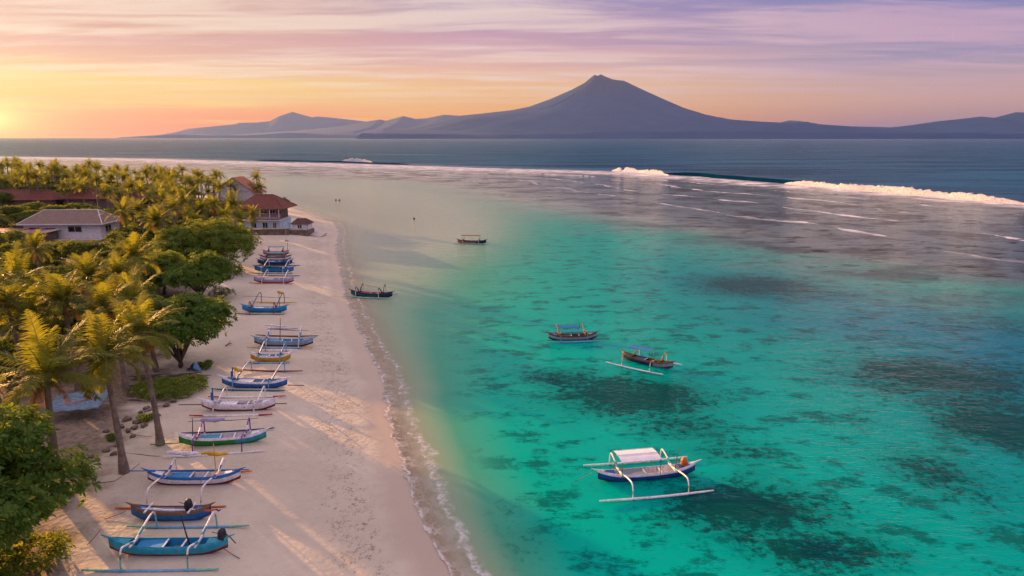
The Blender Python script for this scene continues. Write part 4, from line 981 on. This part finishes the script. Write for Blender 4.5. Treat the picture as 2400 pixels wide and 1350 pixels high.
# gabled white building behind
h = house_at('gabled_building', 552, 500, 'white gabled building with orange-edged roof rising behind the beach house', R(-6))
MB().box((0, 3.7, 3.4), (11, 6.2, 6.8)).build('wall', WHITE, h, False)
mb = MB(); mb.add([(-6, .4, 6.8), (6, .4, 6.8), (0, .4, 10.6), (-6, .6, 6.8), (6, .6, 6.8), (0, .6, 10.6)], [(0, 1, 2), (5, 4, 3), (0, 3, 4, 1)]); mb.build('gable_wall', WHITE, h, False)
mb = MB()
for s in (-1, 1):
    mb.add([(s*7.2, -.2, 6.15), (0, -.2, 10.85), (0, 7, 10.85), (s*7.2, 7, 6.15), (s*7.2, -.2, 6.0), (0, -.2, 10.7), (0, 7, 10.7), (s*7.2, 7, 6.0)], [(0, 1, 2, 3), (7, 6, 5, 4), (0, 4, 5, 1), (2, 6, 7, 3), (0, 3, 7, 4)])
mb.build('roof', OCHRE, h, False)
# hut
h = house_at('small_hut', 700, 551, 'small white hut with a dark brown roof on a stone base near the shore', R(-4))
MB().box((0, 2, .55), (4.9, 4.4, 1.3)).build('stone_base', STONE, h, False)
MB().box((.2, 2.2, 1.95), (3.8, 3.4, 1.6)).build('wall', WHITE, h, False)
hip(MB(), (.2, 2.2), 3.8, 3.4, 2.7, 1.2, 2.2, .35).build('roof', TBROWN, h, False)
window(h, (.2, .5, 2.0), 1.0, .8)
mb = MB()
for x in (-2.2, 2.3): mb.tube([(x, 0, 1.2), (x, 0, 3.2)], .06, 5)
mb.build('corner_posts', STONE, h)
# sea wall
p1 = GT(585, 549); p2 = GT(680, 550)
w_ = empty('sea_wall', ((p1.x+p2.x)/2, p1.y, p1.z), math.atan2(p2.y-p1.y, p2.x-p1.x)); tag(w_, 'low mossy stone sea wall in front of the beach house', 'wall')
ln = (p2-p1).length
MB().box((0, 0, .5), (ln, .6, 1.4)).build('wall', STONE, w_, False); MB().box((0, 0, 1.26), (ln+.2, .8, .12)).build('coping', mat('mossy_coping', (.30, .28, .14), .9, .3), w_, False)
# concrete slab
p = GT(745, 552); s_ = MB(); s_.box((0, 0, .35), (3.0, 4.2, .3), M=Matrix.Rotation(R(10), 3, 'Y') @ Matrix.Rotation(R(6), 3, 'X')); o = s_.build('concrete_slab', CONC, None, False); o.location = p; o.rotation_euler.z = R(-8)
tag(o, 'broken pale concrete slab tilted on the sand beside the small hut', 'slab')

# ------------------------------------------------------------------ small beach things
p = GT(188, 972); tr_ = empty('tarpaulin_shelter', (p.x, p.y, p.z), R(12)); tag(tr_, 'faded blue tarpaulin roof over poles behind the pale palm trunk', 'shelter'); tr_.scale = (.72, .72, .9)
mb = MB(); n = 14; mb.v = [((i/n-.5)*5.6, (j/8-.5)*4.4, 1.15+.5*(j/8)+.06*math.sin(i*1.6)+.05*math.sin(j*2.1)) for i in range(n+1) for j in range(9)]
for i in range(n):
    for j in range(8): mb.f.append((i*9+j, (i+1)*9+j, (i+1)*9+j+1, i*9+j+1)); mb.mi.append(0)
o = mb.build('tarpaulin', mat('blue_tarpaulin', (.14, .23, .30), .7, .3, dirt=.6), tr_); sm = o.modifiers.new('t', 'SOLIDIFY'); sm.thickness = .02
for sx in (-1, 1):
    for sy in (-1, 1): MB().tube([(sx*2.6, sy*2.0, -.1), (sx*2.6, sy*2.0, 1.35+.24*sy)], .05, 6).build('pole', M_BARK, tr_)
MB().box((.6, -.4, 1.52), (2.4, .12, .05), rz=.5).build('plank', P['orange'], tr_, False)
p = GT(457, 868); mb = MB(); n = 10
mb.v = [((i/n-.5)*1.3, (j/6-.5)*.8, .12+.75*math.exp(-((i/n-.5)**2*9+(j/6-.5)**2*6))+.10*math.sin(i*2.3+j)) for i in range(n+1) for j in range(7)]
for i in range(n):
    for j in range(6): mb.f.append((i*7+j, (i+1)*7+j, (i+1)*7+j+1, i*7+j+1)); mb.mi.append(0 if i > 4 else 1)
o = mb.build('crumpled_cloth', [P['lblue'], P['navy']]); o.location = p; sm = o.modifiers.new('t', 'SOLIDIFY'); sm.thickness = .03
tag(o, 'crumpled light and dark blue cloth heaped on sand by the dark round tree trunk', 'cloth')
rg = random.Random(3)
pile = MB()
for i in range(26):
    x, y = rg.uniform(-2.6, 2.6), rg.uniform(-1.5, 1.5); a = rg.uniform(-.6, .6); l = rg.uniform(.7, 1.9); z = .08+.35*rg.random()*math.exp(-(x*x+y*y)/4)
    pile.tube([(x-l*math.cos(a), y-l*math.sin(a), z), (x, y+.08, z+.08), (x+l*math.cos(a), y+l*math.sin(a), z+.03)], [.04, .09, .03], 5)
o = pile.build('driftwood_pile', mat('driftwood', (.12, .085, .065), .9, .4)); o.location = GT(385, 895); tag(o, 'tangled brown driftwood pile on sand behind the bright green shrub', 'driftwood')
for i, (px, py, l, a, lab) in enumerate([(370, 835, 2.2, .1, 'dark driftwood log lying under the dark round tree'), (362, 960, 1.7, .9, 'grey log slanting beside the stones left of the white outrigger boat'), (528, 636, 1.0, .7, 'small branching driftwood piece on sand under the widest round tree'), (536, 810, .9, 1.1, 'short pale driftwood stump beside the grey-white outrigger boat'), (320, 940, 1.8, -.2, 'driftwood log lying between the palm trunks and the bright green shrub')]):
    mb = MB(); mb.tube([(-l/2*math.cos(a), -l/2*math.sin(a), .10), (0, .05, .20), (l/2*math.cos(a), l/2*math.sin(a), .14)], [.07, .10, .05], 7); mb.tube([(0, .05, .2), (.2, .25, .55)], [.05, .02], 5)
    o = mb.build('driftwood_log', mat('pale_driftwood', (.26, .20, .16), .9, .3)); o.location = GT(px, py); tag(o, lab, 'driftwood')
# stones
def stone_mesh(seed):
    r_ = np.random.default_rng(seed); mb = MB(); vs = []; nu, nv = 8, 6
    for j in range(nv+1):
        for i in range(nu):
            th = 6.283*i/nu; ph = math.pi*j/nv; k = 1+.22*math.sin(3*th+seed)*math.sin(ph)+.1*r_.normal()
            vs.append((.5*k*math.sin(ph)*math.cos(th), .4*k*math.sin(ph)*math.sin(th), .22+.3*math.cos(ph)*k))
    fs = [(j*nu+i, j*nu+(i+1) % nu, (j+1)*nu+(i+1) % nu, (j+1)*nu+i) for j in range(nv) for i in range(nu)]
    return mb.add(vs, fs)
st = [stone_mesh(s).build('stone', STONE) for s in (1, 2, 3)]
spx = [(250, 1012), (262, 1026), (285, 1002), (300, 1012), (322, 992), (338, 1000), (352, 978), (310, 1025), (275, 1045), (215, 1072), (228, 1080), (205, 1085), (190, 1092), (345, 960), (372, 975), (390, 952), (330, 968), (405, 942), (298, 985), (250, 1058), (178, 1108), (316, 1005), (362, 945), (268, 1066)]
for i, (px, py) in enumerate(spx):
    o = st[i] if i < 3 else st[i % 3].copy()
    if i >= 3: COL.objects.link(o)
    o.location = GT(px, py); o.rotation_euler.z = rg.random()*6; s = rg.uniform(.3, .8); o.scale = (s, s*rg.uniform(.7, 1.3), s*.8)
    tag(o, 'rough grey-brown stone in the rubble along the foot of the front palms', 'stone', 'stones along the foot of the palms')
# ropes
def rope(pts, label, sag=.02, mt='wood'):
    mb = MB(); out = []
    for a, b in zip(pts[:-1], pts[1:]):
        for i in range(8):
            u = i/8; q = a.lerp(b, u); q.z -= sag*4*u*(1-u)*(b-a).length; out.append(q)
    out.append(pts[-1]); mb.tube(out, .022, 5); o = mb.build('mooring_rope', P[mt]); tag(o, label, 'rope'); return o
def gp(px, py, up=.04): q = GT(px, py); q.z += up; return q
rope([gp(240, 1268, .75), gp(205, 1279)], 'thin mooring rope running from the stern of the turquoise boat')
rope([gp(330, 1110, .75), gp(270, 1128), gp(200, 1136)], 'long mooring rope running from the white-sided boat toward the leafy tree')
rope([gp(296, 1205, .2), gp(245, 1218)], 'short mooring rope at the stern of the plain blue canoe')
rope([gp(375, 1072, .1), gp(330, 1066), gp(270, 1058)], 'faint mooring rope reaching inland from the white float of the green boat')
rope([gp(355, 1029, .2), gp(310, 1018), gp(290, 1008)], 'mooring rope stretched from the green spar to the stones')
rope([gp(520, 1290, .2), gp(562, 1310)], 'short rope lying on the sand at the bow of the turquoise boat')
a = G(1388, 1108, .85); b = G(1346, 1127, .0)
rope([a, b], 'dark mooring rope slanting into the water from the white-canopied boat', .03, 'dark')
# little floats in the lagoon and the marker on the sand
for px, py, lab in ((787, 470, 'left of two tiny dark mooring buoys close together on the pale lagoon'), (795, 470, 'right of two tiny dark mooring buoys close together on the pale lagoon'), (970, 514, 'lone tiny dark buoy on the pale lagoon above the farthest moored boat')):
    q = G(px, py); mb = MB(); mb.tube([(0, 0, -.1), (0, 0, .1), (0, 0, .35), (0, 0, .5)], [.2, .42, .36, .06], 9); mb.tube([(0, 0, .45), (0, 0, .75)], .04, 5); o = mb.build('mooring_buoy', P['dark']); o.location = q; tag(o, lab, 'buoy')
q = GT(671, 565); mb = MB(); mb.tube([(0, 0, 0), (0, 0, .12)], [.55, .5], 12); mb.tube([(0, 0, .1), (0, 0, .3)], [.32, .3], 12); mb.tube([(0, 0, .1), (0, 0, 2.3)], .05, 6); mb.tube([(0, 0, 2.3), (0, 0, 2.45)], [.16, .1], 8)
o = mb.build('marker_post', mat('weathered_concrete', (.35, .32, .32), .9)); o.location = q; tag(o, 'slim marker post on a round concrete foot standing before the sea wall', 'post')

# ------------------------------------------------------------------ breaking waves
M_FOAM = bpy.data.materials.new('sea_foam'); M_FOAM.use_nodes = True; t = NT(M_FOAM.node_tree); p_ = t.pos()
t.out(t.bsdf(t.mix(t.smooth(t.noise(p_, 1.2, 4, .7), .35, .6), (.42, .43, .50, 1), (.74, .71, .72, 1)), .8, .2, t.bump(t.noise(p_, 2.5, 4, .7), .8, .5)))
M_WAVE = bpy.data.materials.new('wave_face'); M_WAVE.use_nodes = True; t = NT(M_WAVE.node_tree); p_ = t.pos()
t.out(t.bsdf(t.mix(t.noise(p_, .2, 4), (.001, .018, .050, 1), (.002, .045, .085, 1)), .9, 0, t.bump(t.noise(t.mapv(p_, (.4, 1, 1)), 1.2, 4), .4, .3)))
def swell(name, pts_px, hgt, wid, mt, label, gap=None, seed=0, lump=.35, kind='stuff'):
    pts = [G(*p) for p in pts_px]; P2 = []
    for a, b in zip(pts[:-1], pts[1:]):
        n = max(2, int((b-a).length/(wid*.22)))
        for i in range(n): P2.append(a.lerp(b, i/n))
    P2.append(pts[-1]); n = len(P2); prof = [(-1, -.02), (-.75, .18), (-.5, .55), (-.22, .93), (0, 1.0), (.12, .86), (.2, .5), (.26, .15), (.6, .06), (1, -.02)]
    m = len(prof); V = []; rg = np.random.default_rng(seed); ph = rg.random(4)*9
    s = np.array([i*wid*.22 for i in range(n)]); env = np.clip(np.minimum(s, s[-1]-s)/(wid*2.5), 0, 1)**.6
    lumpv = 1+lump*(fbm(s/wid*.35+seed*13, s*0+3.3, 6)-.45)*1.5
    if gap is not None: env = env*ss(fbm(s/(wid*5)+seed*7, s*0+1.7, 5), gap-.03, gap+.03)
    off = (fbm(s/(wid*7)+seed*5, s*0, 3)-.45)*wid*1.4+(fbm(s/30+seed*3, s*0+5, 4)-.45)*7*(wid < 2)
    for i, p in enumerate(P2):
        tg = (P2[min(i+1, n-1)]-P2[max(i-1, 0)]); tg.normalize(); nr = Vector((tg.y, -tg.x, 0))
        if nr.y > 0: nr = -nr   # toward the lagoon
        for (u, z) in prof:
            jit = 1+(.15*rg.normal() if mt is M_FOAM else 0)
            V.append(tuple(p+nr*(u*wid*.5*max(env[i], .02)+off[i])+Vector((0, 0, .03+z*hgt*env[i]*lumpv[i]*jit-.12*(env[i] < .03)))))
    F = [(i*m+j, i*m+j+1, (i+1)*m+j+1, (i+1)*m+j) for i in range(n-1) for j in range(m-1)]
    o = np_mesh(name, np.array(V), np.array(F), mt); tag(o, label, 'wave' , None, kind); return o
swell('breaking_wave', [(1835, 431), (1900, 437), (2000, 446), (2200, 462), (2420, 481)], 2.2, 6.0, M_FOAM, 'long white breaking wave rolling in at the right edge', seed=1, lump=.9, gap=.26)
swell('breaking_wave', [(1432, 400), (1500, 405), (1572, 412)], 2.2, 6.0, M_FOAM, 'short white breaker left of the unbroken dark wave face', seed=2, lump=1.1, gap=.34)
swell('wave_face', [(1545, 409), (1640, 414), (1750, 423), (1870, 433), (1960, 441)], 2.0, 7, M_WAVE, 'dark teal unbroken wave face between the two white breakers', seed=3, lump=.2)
swell('breaking_wave', [(800, 379), (835, 380), (872, 382)], 2.6, 6, M_FOAM, 'small distant white breaker left of the volcano', seed=4, lump=1.0)
swell('wave_face', [(600, 376), (700, 378), (800, 380), (900, 384), (960, 386)], .9, 7, M_WAVE, 'distant dark wave line round the small white breaker', seed=5, lump=.3)
swell('surf_line', [(560, 380), (800, 389), (1000, 395), (1200, 404), (1400, 414)], .3, .9, M_FOAM, 'white surf band farthest out toward the breakers', gap=.36, seed=20, lump=.7)

# ------------------------------------------------------------------ far mountains
def range_mesh(name, prof_px, Dist, front, backd, mt, seed, label, amp=.06, peak=None):
    "prof: skyline pixels; the ridge stands at forward distance Dist"
    xs, hs = [], []
    for px, py in prof_px:
        yd = (py-675)/FPX; f = cp-yd*sp; k = Dist/f; xs.append((px-1200)/FPX*k); hs.append(CAM_H-(yd*cp+sp)*k)
    gx = np.linspace(xs[0], xs[-1], 900); ridge = np.interp(gx, xs, hs)
    gy = np.concatenate([np.linspace(Dist-front, Dist, 90), np.linspace(Dist, Dist+backd, 12)[1:]])
    XX, YY = np.meshgrid(gx, gy); u = np.where(YY <= Dist, (YY-(Dist-front))/front, 1-(YY-Dist)/backd); u = np.clip(u, 0, 1)
    nz = fbm(XX/900+seed, YY/1500, 5)-.48; gul = np.abs(fbm(XX/420+seed*3, YY/2600+.3*nz, 4)-.47)
    sh = u**1.35
    if peak is not None:
        xp = (peak-1200)/FPX*Dist/cp; dx = XX-xp; dy = np.maximum(Dist-YY, 0)*1.15; rr_ = np.sqrt(dx*dx+dy*dy)+1; wr = .5+.5*dx/rr_
        ang = np.arctan2(dy, dx); rr_ = rr_*(1+.10*(fbm(ang*5+seed, rr_/5000, 4)-.45)*np.clip(dy/800, 0, 1))
        cone = wr*np.interp(xp+rr_, xs, hs)+(1-wr)*np.interp(xp-rr_, xs, hs)
        cone = cone-55*np.abs(fbm(ang*22, rr_/2600, 3)-.45)*np.clip(dy/500, 0, 1)*np.clip(cone/900, 0, 1)
        Zc = np.where(YY <= Dist, cone*ss(u, 0, .8)*(YY/Dist)**1.5, ridge[None, :]*sh)
    else:
        wx = XX+2600*(fbm(XX/2500+seed, YY/2200, 4)-.45)*(1-u)
        ridge2 = np.interp(wx, gx, ridge); Zc = ridge2*sh
    Z = Zc*(1+amp*1.0*nz*(1-u)*4*u) - (peak is None)*gul*ridge[None, :]*.12*u*(1-u)*2 + fbm(XX/160, YY/160, 3)*14*u*0
    foot = (45+150*fbm(XX/2200+seed*2, YY*0+seed, 4))*ss(u, 0, .10)*(1-ss(u, .35, .8))*np.clip(ridge[None, :]/160, .0, 1)
    Z = np.maximum(Z, foot)+np.where(u < .002, -12, 0)
    ny_, nx_ = XX.shape; I = np.arange(nx_*ny_).reshape(ny_, nx_); F = np.stack([I[:-1, :-1], I[:-1, 1:], I[1:, 1:], I[1:, :-1]], -1).reshape(-1, 4)
    o = np_mesh(name, np.stack([XX, YY, Z], -1).reshape(-1, 3), F, mt); tag(o, label, None, None, 'structure'); return o
M_MT = bpy.data.materials.new('haze_blue_slope'); M_MT.use_nodes = True; t = NT(M_MT.node_tree); p_ = t.pos(); sx_ = t.node('ShaderNodeSeparateXYZ'); t.put(sx_.inputs[0], p_)
c_ = t.mix(t.smooth(t.noise(p_, .0012, 5, .6), .4, .6), (.009, .050, .135, 1), (.014, .060, .150, 1)); c_ = t.mix(t.m('MULTIPLY', t.smooth(sx_.outputs[2], 900, 1500), .7), c_, (.035, .05, .09, 1)); t.out(t.bsdf(c_, .95, .05))  # blue of the distant haze put into the slope colour
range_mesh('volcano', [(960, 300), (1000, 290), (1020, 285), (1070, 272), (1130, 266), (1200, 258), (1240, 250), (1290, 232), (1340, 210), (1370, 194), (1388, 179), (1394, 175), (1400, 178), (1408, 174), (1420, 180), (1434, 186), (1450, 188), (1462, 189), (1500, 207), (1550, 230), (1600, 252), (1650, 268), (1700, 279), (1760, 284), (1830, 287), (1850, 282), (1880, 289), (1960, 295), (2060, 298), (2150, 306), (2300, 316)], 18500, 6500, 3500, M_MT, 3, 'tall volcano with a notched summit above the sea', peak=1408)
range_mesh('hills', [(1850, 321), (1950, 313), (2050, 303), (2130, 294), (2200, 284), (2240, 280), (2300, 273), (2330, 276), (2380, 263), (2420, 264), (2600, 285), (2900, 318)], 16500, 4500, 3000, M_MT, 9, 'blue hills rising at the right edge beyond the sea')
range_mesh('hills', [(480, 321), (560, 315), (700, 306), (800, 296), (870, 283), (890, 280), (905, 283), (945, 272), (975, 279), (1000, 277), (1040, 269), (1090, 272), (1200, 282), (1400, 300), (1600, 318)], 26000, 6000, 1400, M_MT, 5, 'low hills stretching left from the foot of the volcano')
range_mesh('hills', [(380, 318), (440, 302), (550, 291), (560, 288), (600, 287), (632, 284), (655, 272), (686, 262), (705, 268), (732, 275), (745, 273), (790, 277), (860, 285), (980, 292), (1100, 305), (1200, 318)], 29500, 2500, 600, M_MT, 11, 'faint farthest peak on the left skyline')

# ------------------------------------------------------------------ haze
def build_haze():
    mb = MB(); mb.box((0, 14300, 860-24), (86000, 34000, 1720)); m_ = bpy.data.materials.new('haze_air'); m_.use_nodes = True; t = NT(m_.node_tree)
    v = t.node('ShaderNodeVolumePrincipled'); v.inputs['Color'].default_value = HAZE_COL; v.inputs['Density'].default_value = HAZE_D; v.inputs['Anisotropy'].default_value = HAZE_G
    t.out(v.outputs[0], 'Volume'); o = mb.build('haze', m_, None, False); tag(o, kind='stuff'); o['label'] = 'pale sunset haze in the air'
HAZE_COL, HAZE_D, HAZE_G = (.28, .42, .90, 1), 1.5e-5, .34
build_haze()
